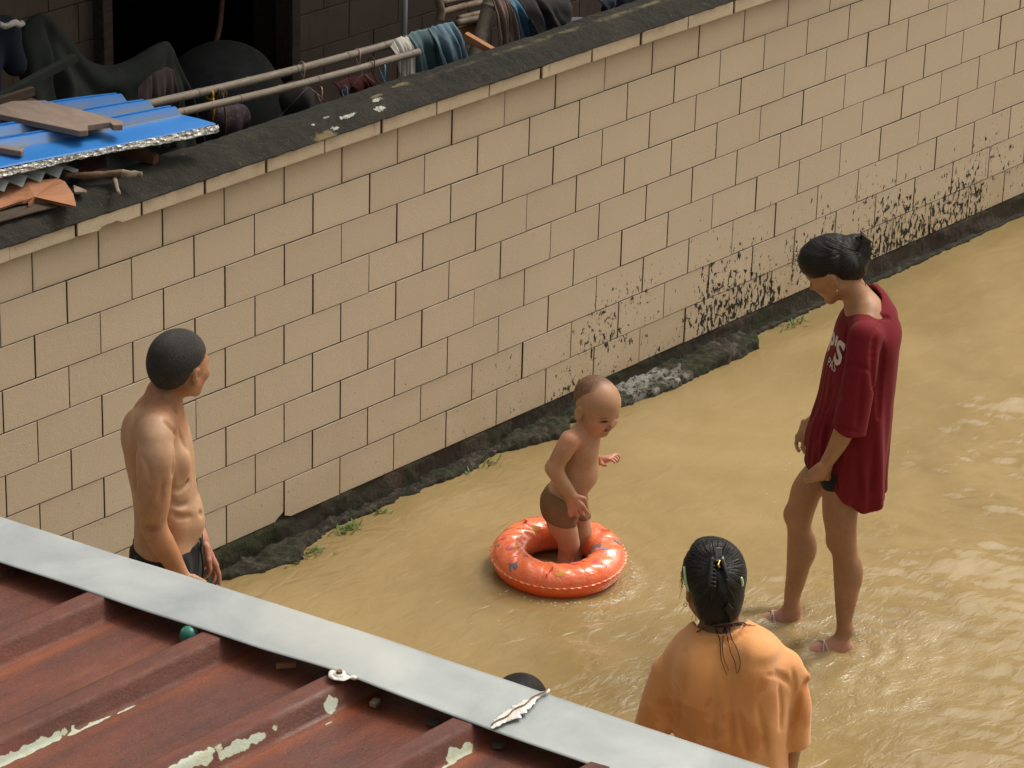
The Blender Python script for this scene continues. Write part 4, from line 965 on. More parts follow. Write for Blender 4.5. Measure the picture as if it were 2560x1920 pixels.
# ================================================================ PEOPLE
def az(f, o): return f*math.cos(o)
def rotv(v, k, a):                  # Rodrigues
    v = np.array(v, float); k = unit(k); return v*math.cos(a)+np.cross(k, v)*math.sin(a)+k*(k @ v)*(1-math.cos(a))
def grooves(sh, Wf, lines, h=.009, depth=.45):
    """creases pressed into the surface along measured lines: (points, radius in crop pixels, strength)"""
    V, Q = sh.mesh(h); bv_ = BVHTree.FromPolygons(V.tolist(), Q.tolist())
    for pts, rpx in lines:
        r = Wf.m*rpx; P_ = []
        for q in curve_pts([np.array(p, float) for p in pts], 4):
            p = Wf(q[0], q[1]); d = unit(p-CAM); hit = bv_.ray_cast(Vector(CAM), Vector(d), 40)
            if hit[0] is not None: P_.append(np.array(hit[0])-d*r*(1-depth))
        n = len(P_)
        for i in range(n-1):
            if np.linalg.norm(P_[i+1]-P_[i]) < .06: e0 = .35+.65*math.sin(math.pi*min(1, (i+.5)/n)); sh.cone(P_[i], P_[i+1], r*e0, r*e0, .012, op='s')
def hairattr(o, ctr, ux, uy):
    V = np.array([v.co[:] for v in o.data.vertices])+rootloc(o.parent)-np.array(ctr); attr(o, 'strand', np.arctan2(V @ uy, V @ ux)); attr(o, 'along', np.linalg.norm(V, axis=1))
from mathutils.bvhtree import BVHTree
def bvh_of(o):
    off = rootloc(o.parent); return BVHTree.FromPolygons([tuple(np.array(v.co)+off) for v in o.data.vertices], [tuple(p.vertices) for p in o.data.polygons])
def cov(o, body, d0=.0008, d1=.005):
    bv_ = bvh_of(body); off = rootloc(o.parent); r = []
    for v in o.data.vertices: q = bv_.find_nearest(Vector(np.array(v.co)+off)); r.append(min(max((q[3]-d0)/(d1-d0), 0), 1))
    attr(o, 'cover', r)
def flow(hair, Wf, c, n_, dirs, r):
    """single locks of hair lying on the hair's surface, gathered towards a measured point"""
    bv_ = [bvh_of(hair)]; mb = MB(); g = random.Random(n_)
    for a, R1, R0_ in dirs:
        for q in range(3):
            a0 = a+g.gauss(0, .05); bend = g.gauss(0, .10); r1 = R1*g.uniform(.55, 1.1); r0 = R0_+g.uniform(0, 60); P_ = []
            for k in range(12):
                rr = r0+(r1-r0)*k/11; aa = a0+bend*(k/11)**2; p = Wf(c[0]+rr*math.cos(aa), c[1]-rr*math.sin(aa)); d = unit(p-CAM); h = bv_[0].ray_cast(Vector(CAM), Vector(d), 40)
                if h[0] is None: break
                P_.append(np.array(h[0])-d*.0006)
            if len(P_) > 4 and max(np.linalg.norm(P_[i+1]-P_[i]) for i in range(len(P_)-1)) < .04: mb.tube(P_, [r*(.5+.9*math.sin(math.pi*(i+.5)/len(P_))) for i in range(len(P_))], 5)
    o = mb.build('hair_locks', M_LOCK, hair, True); tag(o, kind='stuff'); return o
def on_surf(bvhs, p, lift=.003):
    d = unit(np.array(p)-CAM); best = None
    for bv_ in bvhs:
        h = bv_.ray_cast(Vector(CAM), Vector(d), 40)
        if h[0] is not None and (best is None or h[3] < best[1]): best = (np.array(h[0]), h[3])
    return np.array(p) if best is None else best[0]-d*lift
def strands(name, lst, mat, parent, r=.0011):
    mb = MB()
    for pts in lst: c = curve_pts(pts, 5); mb.tube(c, [r*(1-.6*i/len(c)) for i in range(len(c))], 5)
    o = mb.build(name, mat, parent, True); attr(o, 'cover', [1]*len(o.data.vertices)); return tag(o, kind='stuff')

# ---------------------------------------------------------------- shirtless man at left
W = Frame((-.90, -.97, 0), 216, 674, .3644); m = W.m
T = empty('person', (-.90, -.97, 0), 'shirtless man with cropped greying hair standing by the wall beside the roof', 'person')
b = Shape()
b.chain([W(325, 640), W(335, 740), W(352, 850), W(378, 1030), W(402, 1200), W(400, 1330), W(392, 1450)],
        [m*142, m*192, m*200, m*190, m*196, m*196, m*190], .03, H3, [.85, .70, .70, .78, .80, .80, .8])
b.ell(W(452, 890, .07), (m*82, m*95, m*118), k=.012); b.ell(W(450, 900, -.06), (m*80, m*95, m*115), k=.012)     # chest
b.ell(W(490, 1215, .0), (m*95, m*140, m*120), k=.04)                                                       # belly
b.ell(W(215, 720, .09), (m*85, m*90, m*150), k=.04); b.ell(W(215, 720, -.09), (m*85, m*90, m*150), k=.04)   # shoulder blades
b.chain([W(375, 470), W(398, 590), W(360, 680)], [m*92, m*86, m*120], .03, H3, [1, .95, .6])                # neck
b.cone(W(362, 560, .03), W(330, 695, .15), m*86, m*104, .05); b.cone(W(362, 560, -.03), W(330, 695, -.15), m*86, m*104, .05)
b.cone(W(430, 700, .02), W(400, 745, .15), m*22, m*20, .02)                                                 # collar bone
A_ = Shape()                                                                                              # near arm
A_.chain([W(328, 765, .185), W(330, 880, .205), W(322, 1010, .21), W(318, 1140, .21), W(318, 1270, .205)], [m*100, m*112, m*100, m*92, m*66], .03)
A_.chain([W(318, 1270, .205), W(350, 1340, .20), W(415, 1450, .19), W(480, 1560, .18)], [m*68, m*76, m*64, m*46], .02)
hand(A_, W(480, 1560, .18), W(530, 1700, .18)-W(480, 1560, .18), RT, .18, (.3, .35, .4, .4), palm=H3)
b.sub(A_, .022)
A_ = Shape(); A_.chain([W(395, 775, -.185), W(430, 960, -.21), W(470, 1150, -.215)], [m*95, m*92, m*66], .03)
A_.chain([W(470, 1150, -.215), W(530, 1240, -.19), W(598, 1350, -.15)], [m*66, m*70, m*48], .02)
hand(A_, W(598, 1350, -.15), W(655, 1470, -.15)-W(598, 1350, -.15), unit(RT*.5-H3*.9), .185, (.12, .22, .32, .42), thumb=.45, palm=unit(-RT*.9-H3*.4))
b.sub(A_, .02)
for s in (-1, 1):
    b.chain([W(390, 1440, s*.085), W(400, 1700, s*.095), W(395, 1950, s*.1), W(385, 2150, s*.1), W(385, 2360, s*.1)], [m*135, m*112, m*78, m*76, m*50], .02)
    b.cone(W(375, 2400, s*.1), W(480, 2420, s*.1), m*48, m*38, .02)
hc = W(478, 312); hA = head_axes(unit(RT*.66+H3*.75-UP*.10), UP+RT*.06); Hm = .232
head(b, hc, hA, Hm)
tan_ = (.33, .135, .062); pale = (.46, .275, .165)
paint = [(W(390, 560), (.10, .14, .07), tan_, .8), (hc-hA[2]*.06, (.17, .17, .16), (.38, .18, .095), .4), (W(350, 1400, .2), (.10, .12, .12), (.40, .165, .075), .9),
         (W(318, 1150, .22), (.07, .12, .16), (.42, .21, .115), 1), (W(640, 1450, -.15), (.09, .12, .12), (.44, .19, .12), .6), (W(528, 1003, .075), .012, (.13, .06, .04), .5),
         (W(318, 1285, .25), (.02, .03, .015), (.30, .13, .07), 1)]
b.disp(lambda p: .0016*np.sin(p[:, 2]*105+(p @ RT)*40)*np.clip(1-np.abs(p[:, 2]-W(480, 1110)[2])/.09, 0, 1)*np.clip(((p-W(430, 1110)) @ RT)/.04, 0, 1)); grooves(b, W, [([(432, 1062), (480, 1058), (535, 1010)], 13), ([(446, 850), (434, 960), (430, 1060), (425, 1150)], 14), ([(212, 880), (214, 1000), (222, 1120)], 12), ([(425, 1130), (470, 1150), (520, 1140)], 11), ([(430, 1195), (480, 1220), (540, 1215)], 10),
    ([(392, 652), (425, 690), (452, 730)], 10), ([(240, 850), (280, 920), (300, 1000)], 10), ([(262, 1296), (285, 1310), (310, 1302)], 9), ([(205, 640), (192, 720), (200, 800)], 13), ([(375, 1000), (360, 1120)], 9), ([(460, 610), (440, 560), (400, 500)], 10), ([(596, 1190), (604, 1200)], 8), ([(470, 700), (490, 760), (520, 820)], 9), ([(250, 1380), (300, 1350)], 9)], depth=.3)
mbody = build(b, 'body', M_SKIN, T, .005, 1, pale, paint)
hr = Shape(); L = lambda x, y, z: hc+Hm*(x*hA[0]+y*hA[1]+z*hA[2])
hr.ell(L(0, -.09, .135), np.array((.350, .446, .388))*Hm, hA); hr.ell(L(0, -.27, -.04), np.array((.265, .205, .25))*Hm, hA, .03)
hr.plane(L(0, .25, .1), unit(hA[1]*.95+hA[2]*-.25)); 
cut = Shape()
for s in (-1, 1): cut.cone(L(s*.36, .03, -.13), L(s*.36, .3, .02), .13*Hm, .13*Hm); 
cut.cone(L(0, .2, -.35), L(0, -.2, -.55), .33*Hm, .25*Hm)
hr.sub(cut, .02, 's'); cov(build(hr, 'hair', M_HAIR_G, T, .004, 1), mbody, .0, .0032)
sh_ = Shape(); sh_.chain([W(395, 1330), W(392, 1480), W(395, 1600)], [m*206, m*212, m*205], .03, H3, .78)
for s in (-1, 1): sh_.chain([W(392, 1500, s*.09), W(400, 1850, s*.10)], [m*150, m*140], .03)
sh_.disp(lambda p: .004*np.sin(p[:, 0]*60+p[:, 1]*45+np.sin(p[:, 2]*20)*1.5))
sh_.plane(W(395, 1348), unit(UP*.97+RT*-.16)); sh_.plane(W(400, 1830), -UP)
sho = build(sh_, 'shorts', M_SHORTS, T, .005, 2)
MB().tube(curve_pts([W(590, 1335, .04), W(600, 1370, .05), W(596, 1400, .05), W(605, 1450, .05), W(612, 1520, .05), W(606, 1580, .05)], 5), .0035, 8).build('drawstring', M_SHORTS, sho, True)

# ---------------------------------------------------------------- young woman in crimson shirt
GW = (1.494, -1.871, 0); W = Frame(GW, 1624.4, 466.6, .3957); m = W.m; V8 = Frame(GW, 1607, 950.4, .4271); m8 = V8.m
T = empty('person', GW, 'young woman in long crimson shirt looking down, ankle deep in the water', 'person')
b = Shape(); Fw = unit(-RT*.97-H3*.24); Lt = unit(np.cross(UP, Fw)); Lt = Lt if Lt @ H3 < 0 else -Lt       # Lt: her side nearest the camera
b.chain([W(625, 560), W(620, 680), W(590, 850), W(565, 1050), W(545, 1250), W(560, 1400)], [m*85, m*130, m*125, m*110, m*140, m*140], .03, Lt, [.7, .6, .62, .7, .75, .8])
b.cone(W(615, 545, .04), W(625, 640, .15), m*66, m*60, .04); b.cone(W(625, 530, -.04), W(640, 610, -.15), m*66, m*60, .04)
b.chain([W(522, 370), W(575, 440), W(618, 520)], [m*76, m*80, m*105], .03, Lt, [1, .95, .6])
# near arm, far arm
A_ = Shape(); A_.chain([W(618, 680, .165), W(590, 860, .185), W(545, 1060, .20)], [m*60, m*54, m*48], .02)
A_.chain([W(545, 1060, .21), W(500, 1180, .20), W(455, 1270, .19), W(415, 1335, .18)], [m*52, m*55, m*45, m*36], .02)
hand(A_, W(412, 1340, .18), W(372, 1425, .17)-W(412, 1340, .18), unit(-RT*.8-H3*.5), .165, (.75, .85, .95, 1.0), thumb=.25, palm=unit(H3*.9-RT*.3))
b.sub(A_, .012)
A_ = Shape(); A_.chain([W(640, 640, -.175), W(560, 900, -.2), W(470, 1060, -.2)], [m*66, m*58, m*46], .02); A_.chain([W(470, 1060, -.2), W(330, 1120, -.12)], [m*46, m*34], .02)
hand(A_, W(335, 1115, -.12), W(305, 1200, -.10)-W(335, 1115, -.12), unit(-RT*.5+H3*.2), .16, (.3, .35, .4, .45), thumb=.3, palm=unit(RT*.5-H3*.4))
b.sub(A_, .012)
# legs: near straight, far bent forward
b.chain([V8(500, 120, .085), V8(487, 330, .10), V8(490, 440, .105), V8(500, 520, .105), V8(512, 580, .10), V8(523, 680, .10), V8(517, 800, .10), V8(508, 905, .10), V8(512, 960, .10)],
        [q*.94 for q in [m8*100, m8*97, m8*86, m8*76, m8*70, m8*75, m8*62, m8*44, m8*46]], .02)
b.ell(V8(460, 512, .11), (m8*42, m8*42, m8*50), k=.02); b.ell(V8(548, 670, .10), (m8*38, m8*50, m8*85), k=.03)
b.chain([V8(470, 110, -.09), V8(335, 230, -.10), V8(300, 310, -.10), V8(280, 390, -.10), V8(280, 450, -.10), V8(287, 550, -.10), V8(268, 680, -.10), V8(245, 790, -.10), V8(250, 850, -.10)],
        [q*.94 for q in [m8*112, m8*88, m8*80, m8*74, m8*66, m8*75, m8*60, m8*46, m8*48]], .02)
b.ell(V8(242, 375, -.10), (m8*42, m8*42, m8*50), k=.02); b.ell(V8(318, 540, -.10), (m8*38, m8*50, m8*80), k=.03)
def foot(b, heel, d, L=.225, w=.04, zt_=.028):
    d = unit([d[0], d[1], 0]); sd_ = np.cross(UP, d); z0 = heel[2]
    b.cone(heel, heel+d*L*.45+UP*(-.012), w*.85, w*.8, .02); b.cone(heel+d*L*.1+UP*.035, heel+d*L*.55+UP*-.002, w*.8, w*.55, .03); b.cone(heel+d*L*.4, heel+d*L*.72+UP*-.012, w*.8, w*.85, .02, UP, 1.5)
    for i, q in enumerate((-1.0, -.5, -.05, .4, .8)):
        b.cone(heel+d*L*.72+sd_*q*w*.85-UP*.012, heel+d*L*(1.0-.05*i)+sd_*q*w*.95-UP*.016, .011-.001*i, .009-.001*i, .004)
h1 = V8(520, 985, .10); h2 = V8(262, 865, -.10); h1[2] = -.034; h2[2] = -.034
d1 = onz(1607+.4271*250, 950.4+.4271*1040, 0)-h1; d2 = onz(1607+.4271*15, 950.4+.4271*875, 0)-h2
foot(b, h1, d1, .23); foot(b, h2, d2, .23)
hc = W(436, 288, .0); Hm = .225; hA = head_axes(rotv(unit(-RT*.93+H3*.20), unit(np.cross(-RT, UP)), -.62), UP-RT*.5)
head(b, hc, hA, Hm); L = lambda x, y, z: hc+Hm*(x*hA[0]+y*hA[1]+z*hA[2])
wsk = (.37, .195, .10)
paint = [(V8(500, 560, .1), (.13, .13, .5), (.33, .165, .085), 1), (h1, (.2, .2, .06), (.42, .20, .13), .6), (h2, (.2, .2, .06), (.42, .20, .13), .6), (L(0, .36, -.275), (.03, .03, .012), (.30, .09, .07), .5),
         (L(.13, .35, .07), (.03, .02, .006), (.02, .015, .01), .4), (L(-.13, .35, .07), (.03, .02, .006), (.02, .015, .01), .4), (L(-.13, .36, -.01), (.02, .02, .005), (.02, .015, .01), .4), (L(.13, .36, -.01), (.02, .02, .005), (.02, .015, .01), .4),
         (L(0, .3, -.25), (.09, .09, .1), (.37, .18, .09), .6)]
body = build(b, 'body', M_SKIN, T, .005, 1, wsk, paint)
hr = Shape(); hr.ell(L(0, -.07, .16), np.array((.365, .45, .395))*Hm, hA); hr.ell(L(0, -.30, -.02), np.array((.30, .25, .26))*Hm, hA, .03)
hr.ell(L(0, .12, .28), np.array((.31, .28, .24))*Hm, hA, .03)
cut = Shape(); cut.cone(L(0, .52, -.12), L(0, .34, -.5), .30*Hm, .5*Hm)
for s in (-1, 1): cut.cone(L(s*.40, .0, -.12), L(s*.34, .36, -.10), .13*Hm, .16*Hm)
hr.sub(cut, .02, 's')
hr.ell(W(556, 215, .0), (m*88, m*88, m*122), k=.012); hr.ell(W(600, 185, .01), (m*46, m*58, m*84), k=.012); hr.ell(W(560, 300), (m*60, m*60, m*45), k=.02)
ctr = W(560, 200)
def streak(p):
    q = p-ctr; a = np.arctan2(q @ UP, q @ RT); return .0006*np.sin(a*30+2*np.sin(np.linalg.norm(q, axis=1)*20))
grooves(hr, W, [([(500, 105), (478, 160), (470, 230), (488, 320)], 12), ([(596, 110), (575, 180), (585, 270)], 8)], depth=.2); hr.disp(streak); hair = build(hr, 'hair', M_HAIR, T, .004, 2); hairattr(hair, ctr, RT, UP); cov(hair, body, .0005, .003)
flow(hair, W, (590, 195), 190, [(a, 200, 6) for a in np.linspace(1.65, 4.9, 46)], .0013)
sl_ = []
for i in range(12):
    a = random.uniform(-.3, .3); p0 = L(a, .30+random.uniform(-.05, .1), .42+random.uniform(-.05, .02)); sl_.append([p0, p0+hA[1]*.02+hA[2]*.012+RT*random.gauss(0, .006), p0+hA[1]*random.uniform(.012, .022)+hA[2]*random.uniform(-.02, .02)+Lt*random.gauss(0, .01)])
for i in range(18):
    p0 = W(590+random.gauss(0, 20), 330, random.gauss(0, .03)); sl_.append([p0, p0+RT*.015-UP*.02, p0+RT*random.uniform(.01, .04)-UP*random.uniform(.03, .06)])
strands('loose_hair', sl_, M_HAIR, hair, .0008)
cl = MB()
for (x0, y0, x1, y1, o) in [(585, 118, 632, 138, .02), (592, 150, 640, 178, .02), (592, 175, 638, 205, .02), (590, 200, 625, 232, .02), (583, 105, 612, 118, -.02)]:
    p, q = W(x0+10, y0, o), W(x1+12, y1, o); cl.prism([p-UP*m*30-Lt*.008, p+UP*m*26-Lt*.008, q+RT*m*12-Lt*.008], Lt*.022)
cl.tube(curve_pts([W(575, 110, .02), W(600, 160, .025), W(598, 240, .02)], 6), m*14, 8)
bevel(cl.build('hair_claw', M_CLIP, hair), .002)
MB().tube([L(-.40 if (L(-.4, 0, 0)-hc) @ H3 < 0 else .40, -.02, -.2), L(-.41 if (L(-.4, 0, 0)-hc) @ H3 < 0 else .41, -.02, -.225)], .004, 8).build('earring', M_GOLD, T, True)
# shirt: loose shell
s_ = Shape()
s_.chain([W(648, 560), W(632, 640), W(612, 750), W(590, 850), W(572, 950), W(556, 1050), W(530, 1200), W(520, 1350), W(540, 1480), W(560, 1640)], [m*120, m*158, m*170, m*180, m*184, m*190, m*200, m*196, m*175, m*170], .03, Lt, [.62, .60, .62, .62, .62, .62, .62, .60, .58, .58])
s_.cone(W(600, 555, .04), W(624, 655, .165), m*62, m*84, .04); s_.cone(W(640, 555, -.04), W(650, 630, -.17), m*50, m*80, .04)
s_.cone(W(700, 450, -.03), W(730, 600, -.02), m*34, m*62, .04, Lt, .5); s_.cone(W(665, 395, -.06), W(735, 520, -.07), m*26, m*50, .03, Lt, .7)
sl = Shape(); sl.chain([W(612, 665, .175), W(592, 850, .205), W(560, 1020, .215), W(515, 1240, .22)], [m*90, m*90, m*92, m*98], .03, Lt, 1.15); sl.plane(W(505, 1168, .22), unit(UP*-.93-RT*-.02-RT*.30)); 
s_.sub(sl, .006)
sl2 = Shape(); sl2.chain([W(650, 650, -.185), W(600, 850, -.21), W(560, 1000, -.215)], [m*80, m*80, m*84], .03, Lt, 1.15); s_.sub(sl2, .012)
s_.ell(W(335, 1225, -.06), (m*30, m*34, m*70), k=.03); s_.chain([W(400, 1150, .03), W(362, 1270, .04), W(345, 1390, .05)], [m*70, m*60, m*52], .03)
def folds(p):
    q = p-np.array(GW); h = np.clip((1.15-p[:, 2])/.6, 0, 1); a = np.arctan2(q @ Lt, q @ Fw)
    return .0065*h*np.sin(a*9+2.2*np.sin(p[:, 2]*5+a))+.0035*h*np.sin(a*21+p[:, 2]*8)
s_.disp(folds)
grooves(s_, W, [([(478, 818), (560, 816), (664, 850)], 6), ([(700, 570), (668, 690), (664, 850), (668, 960)], 16), ([(600, 850), (592, 1000), (578, 1150)], 11), ([(660, 540), (715, 552), (750, 556)], 8), ([(480, 980), (415, 1160), (385, 1310)], 13), ([(445, 930), (385, 1090), (345, 1230)], 12),
    ([(572, 1330), (582, 1450), (592, 1550)], 13), ([(470, 1350), (452, 1430), (470, 1495)], 12), ([(520, 1300), (510, 1420), (530, 1520)], 10), ([(428, 1135), (500, 1160), (575, 1182)], 5), ([(665, 1250), (660, 1400), (650, 1510)], 12), ([(720, 700), (700, 900), (695, 1100)], 14), ([(520, 600), (505, 700), (500, 800)], 10)])
s_.shell(.011)
# neckline, hem
cut = Shape(); cut.cone(W(520, 330), W(600, 440), m*100, m*84, w=Lt, sq=.85); cut.cone(W(560, 380), W(628, 452), m*92, m*74, .02, w=Lt, sq=.78); s_.sub(cut, .004, 's')
s_.plane(W(455, 1455), unit(-UP*.80-RT*.52), .03); s_.plane(W(640, 1520), unit(-UP*.95+RT*.30), .03)
shirt = build(s_, 'shirt', M_CRIM, T, .0045, 1)
mb = MB(); 
# printed words on the chest, laid on the cloth
def print_text(txt, size, org, ex_, ey_, n_, bvh, parent, mat, name, bold=0):
    cu = bpy.data.curves.new(name, 'FONT'); cu.body = txt; cu.size = size; cu.offset = bold; tmp = bpy.data.objects.new(name, cu); COL.objects.link(tmp)
    dg = bpy.context.evaluated_depsgraph_get(); me = bpy.data.meshes.new_from_object(tmp.evaluated_get(dg)); bpy.data.objects.remove(tmp)
    import bmesh
    bm = bmesh.new(); bm.from_mesh(me); bmesh.ops.triangulate(bm, faces=bm.faces)
    for _ in range(5):
        es = [e for e in bm.edges if e.calc_length() > .008]
        if not es: break
        bmesh.ops.subdivide_edges(bm, edges=es, cuts=1); bmesh.ops.triangulate(bm, faces=bm.faces)
    V = []; ok = []
    for v in bm.verts:
        p = np.array(org)+ex_*v.co.x+ey_*v.co.y; hit = bvh.ray_cast(Vector(p+n_*.3), Vector(-n_), .6)
        ok.append(hit[0] is not None); V.append(np.array(hit[0])+n_*.0018 if hit[0] is not None else p)
    bm.verts.index_update(); F = [[v.index for v in f.verts] for f in bm.faces if all(ok[v.index] for v in f.verts)]
    bm.free(); return mk(name, V, F, mat, parent, False)
bv = bvh_of(shirt); n_ = unit(-RT*.80-H3*.60+UP*.1); ex_ = unit(np.cross(UP, n_)); ey_ = unit(np.cross(n_, ex_))
print_text("B'S", .115, W(452, 800, .06)-ex_*.105, ex_, ey_, n_, bv, shirt, M_PRINT, 'printed_words', .004)
print_text("PAS", .046, W(455, 835, .06)-ex_*.062-UP*.008, ex_, ey_, n_, bv, shirt, M_PRINT, 'printed_words')
sh_ = Shape(); sh_.ell(V8(460, 120, .0), (.09, .12, .06), k=.02); sh_.cone(V8(490, 90, .085), V8(484, 190, .09), m8*100, m8*101, .02); sh_.cone(V8(490, 60, -.08), V8(450, 120, -.09), m8*100, m8*96, .02); build(sh_, 'shorts', M_SHORTS, T, .006, 1)
# sandal straps
bb = bvh_of(body)
for hq, dq in ((h1, d1), (h2, d2)):
    dq = unit([dq[0], dq[1], 0]); sq_ = np.cross(UP, dq); mb = MB()
    for (u0, u1) in ((.07, .10), (.10, .075)):
        pts = []
        for a in np.linspace(-1.35, 1.35, 12):
            c = hq+dq*(u0+(u1-u0)*(a+1.35)/2.7); dr = unit(sq_*math.sin(a)+UP*math.cos(a)); hit = bb.ray_cast(Vector(c+dr*.15), Vector(-dr), .2); pts.append(np.array(hit[0])+dr*.002 if hit[0] else c+dr*.04)
        mb.tube(pts, .0038, 6)
    mb.build('sandal_strap', M_SANDAL, T, True)
    mb = MB(); mb.box(hq+dq*.09-UP*.052, (.25, .08, .018), [dq, sq_, UP]); bevel(mb.build('sandal_sole', M_SANDAL, T), .008)

# ---------------------------------------------------------------- toddler in the swim ring (built wearing small swim trunks)
GC = (1.225, -.855, 0); W = Frame(GC, 1036.9, 777.7, .3332); m = W.m
T = empty('person', GC, 'laughing toddler with thin hair standing inside the orange swim ring', 'person')
b = Shape(); Fc = unit(RT*.86-H3*.5)
Lc = unit(np.cross(UP, Fc)); Lc = Lc if Lc @ H3 > 0 else -Lc
b.chain([W(665, 505), W(660, 560), W(640, 650), W(618, 740), W(578, 830), W(535, 910)], [m*92, m*118, m*122, m*128, m*122, m*120], .03, H3, [.8, .82, .88, .88, .88, .88])
b.ell(W(672, 730, .01), (m*85, m*85, m*95), k=.04); b.ell(W(500, 905, .035), (m*95, m*85, m*105), k=.03); b.ell(W(505, 895, -.04), (m*90, m*85, m*100), k=.03)
b.chain([W(725, 380), W(690, 480)], [m*76, m*84], .03)
b.cone(W(670, 480, .02), W(588, 515, .075), m*60, m*62, .03); b.cone(W(690, 480, -.02), W(720, 530, -.07), m*55, m*58, .03)
A_ = Shape(); A_.chain([W(582, 525, .088), W(530, 610, .10), W(478, 700, .105)], [m*68, m*62, m*50], .02); A_.chain([W(478, 700, .105), W(515, 770, .105), W(555, 830, .105), W(590, 878, .10)], [m*52, m*52, m*46, m*38], .02)
hand(A_, W(588, 878, .10), W(625, 960, .10)-W(588, 878, .10), unit(RT*.8+UP*.25), .118, (.12, .18, .22, .28), thumb=.6, kr=1.15, palm=H3, spread=.14); b.sub(A_, .010)
A_ = Shape(); A_.chain([W(718, 545, -.078), W(715, 610, -.09), W(722, 655, -.09)], [m*58, m*48, m*42], .02); A_.cone(W(722, 655, -.09), W(790, 652, -.05), m*42, m*30, .02)
hand(A_, W(790, 652, -.05), W(850, 632, -.03)-W(790, 652, -.05), unit(-H3*.8+UP*.2), .105, (.25, .32, .4, .45), thumb=.7, kr=1.1, palm=-UP, spread=.2); b.sub(A_, .010)
b.chain([W(520, 930, .045), W(525, 1040, .048), W(560, 1130, .05), W(578, 1195, .05)], [m*108, m*98, m*80, m*62], .025)
b.chain([W(578, 1195, .05), W(560, 1260, .05), W(552, 1320, .05)], [m*62, m*54, m*44], .02)
b.chain([W(600, 930, -.035), W(640, 1020, -.035), W(668, 1110, -.03), W(655, 1150, -.03)], [m*90, m*70, m*58, m*55], .02)
b.chain([W(660, 1125, -.03), W(625, 1220, -.03), W(600, 1310, -.03)], [m*60, m*50, m*40], .02)
hh1 = W(560, 1340, .05); hh1[2] = -.005; foot(b, hh1, -RT*.75-H3*.45, .115, .024)
hh2 = W(600, 1320, -.03); hh2[2] = -.02; foot(b, hh2, RT*.4-H3*.6, .115, .024)
hc = W(764, 298, .0); Hm = .207; fy = unit(RT*.66-H3*.75); hA = head_axes(rotv(fy, unit(np.cross(fy, UP)), -.20), UP+RT*.06)
L = head(b, hc, hA, Hm, True)
csk = (.45, .245, .14)
dk = (.03, .018, .012)
paint = [(L(0, -.12, .28), (.09, .09, .07), (.36, .185, .105), 1), (W(582, 520, .1), (.07, .07, .05), (.52, .25, .15), 1), (W(540, 1290, .05), (.08, .08, .08), (.46, .21, .13), 1),
         (W(640, 950, .1), (.05, .05, .05), (.54, .25, .17), 1), (W(850, 640, -.03), (.05, .05, .05), (.56, .27, .20), 1)]
for s in (-1, 1):
    paint += [(L(s*.15, .345, -.088), (.019, .02, .0050), dk, .6), (L(s*.155, .36, -.0), (.018, .02, .0035), (.22, .12, .08), 1), (L(s*.2, .3, -.24), (.028, .028, .025), (.56, .24, .15), 1)]
paint += [(L(0, .40, -.272), (.021, .03, .0075), (.20, .03, .03), .5), (L(0, .40, -.262), (.010, .03, .0014), (.40, .25, .2), .5), (L(.028, .43, -.175), (.0035, .01, .003), (.2, .07, .05), .6), (L(-.028, .43, -.175), (.0035, .01, .003), (.2, .07, .05), .6)]
build(b, 'body', M_SKIN, T, .0036, 1, csk, paint)
t = NT('thin_baby_hair'); n = t.noise(1, 5, .65, co=t.map((90, 90, 30))); trn = t.n('ShaderNodeBsdfTransparent'); mxs = t.n('ShaderNodeMixShader')
at = t.n('ShaderNodeAttribute', attribute_name='tone').outputs['Fac']
t.done(t.mix(t.mr(n, .35, .65), (.03, .016, .010), (.12, .06, .035)), .6)
t.put(mxs.inputs[0], t.math('MULTIPLY', t.mr(n, .3, .6, .35, .95), at, clamp=True)); t.t.links.new(trn.outputs[0], mxs.inputs[1]); t.t.links.new(t.b.outputs[0], mxs.inputs[2]); t.t.links.new(mxs.outputs[0], t.t.nodes['Material Output'].inputs[0])
hr = Shape(); hr.ell(L(0, -.085, .135), np.array((.379, .444, .389))*Hm, hA); hr.plane(L(0, .12, .2), unit(hA[1]*.97-hA[2]*.25)); hr.plane(L(0, -.3, -.17), unit(-hA[2]*.8-hA[1]*-.0))
V, Q = hr.mesh(.0045); V = smoothv(V, Q, 1); o = mk('thin_hair', V, Q, t.m, T)
q = (V-hc) @ hA.T/Hm; fade = np.clip(.62-np.clip((q[:, 1]+.05)/.2, 0, 1)*.8-np.clip((-.02-q[:, 2])/.18, 0, 1)*.6, 0, 1)*np.where((q[:, 1] > .05) | (q[:, 2] < -.15), .5, 1); attr(o, 'tone', np.stack([fade]*3, 1), True)
tk = Shape(); tk.chain([W(585, 845), W(530, 930)], [m*136, m*136], .03, H3, .86); tk.ell(W(500, 905, .035), (m*108, m*98, m*116), k=.03); tk.ell(W(505, 895, -.04), (m*100, m*96, m*108), k=.03)
tk.cone(W(520, 930, .045), W(522, 1035, .048), m*122, m*112, .02); tk.cone(W(595, 930, -.035), W(632, 1010, -.035), m*104, m*88, .02)
tk.plane(W(575, 848), unit(UP*.93-RT*-.35)); tk.plane(W(560, 1015), unit(-UP*.95-RT*.2)); tk.disp(lambda p: .0016*np.sin(p[:, 0]*140+p[:, 1]*90)*np.sin(p[:, 2]*60))
hs_ = Shape(); hs_.cone(W(588, 878, .105), W(650, 985, .105), m*30, m*40); 
build(tk, 'swim_trunks', M_TRUNK, T, .004, 2)

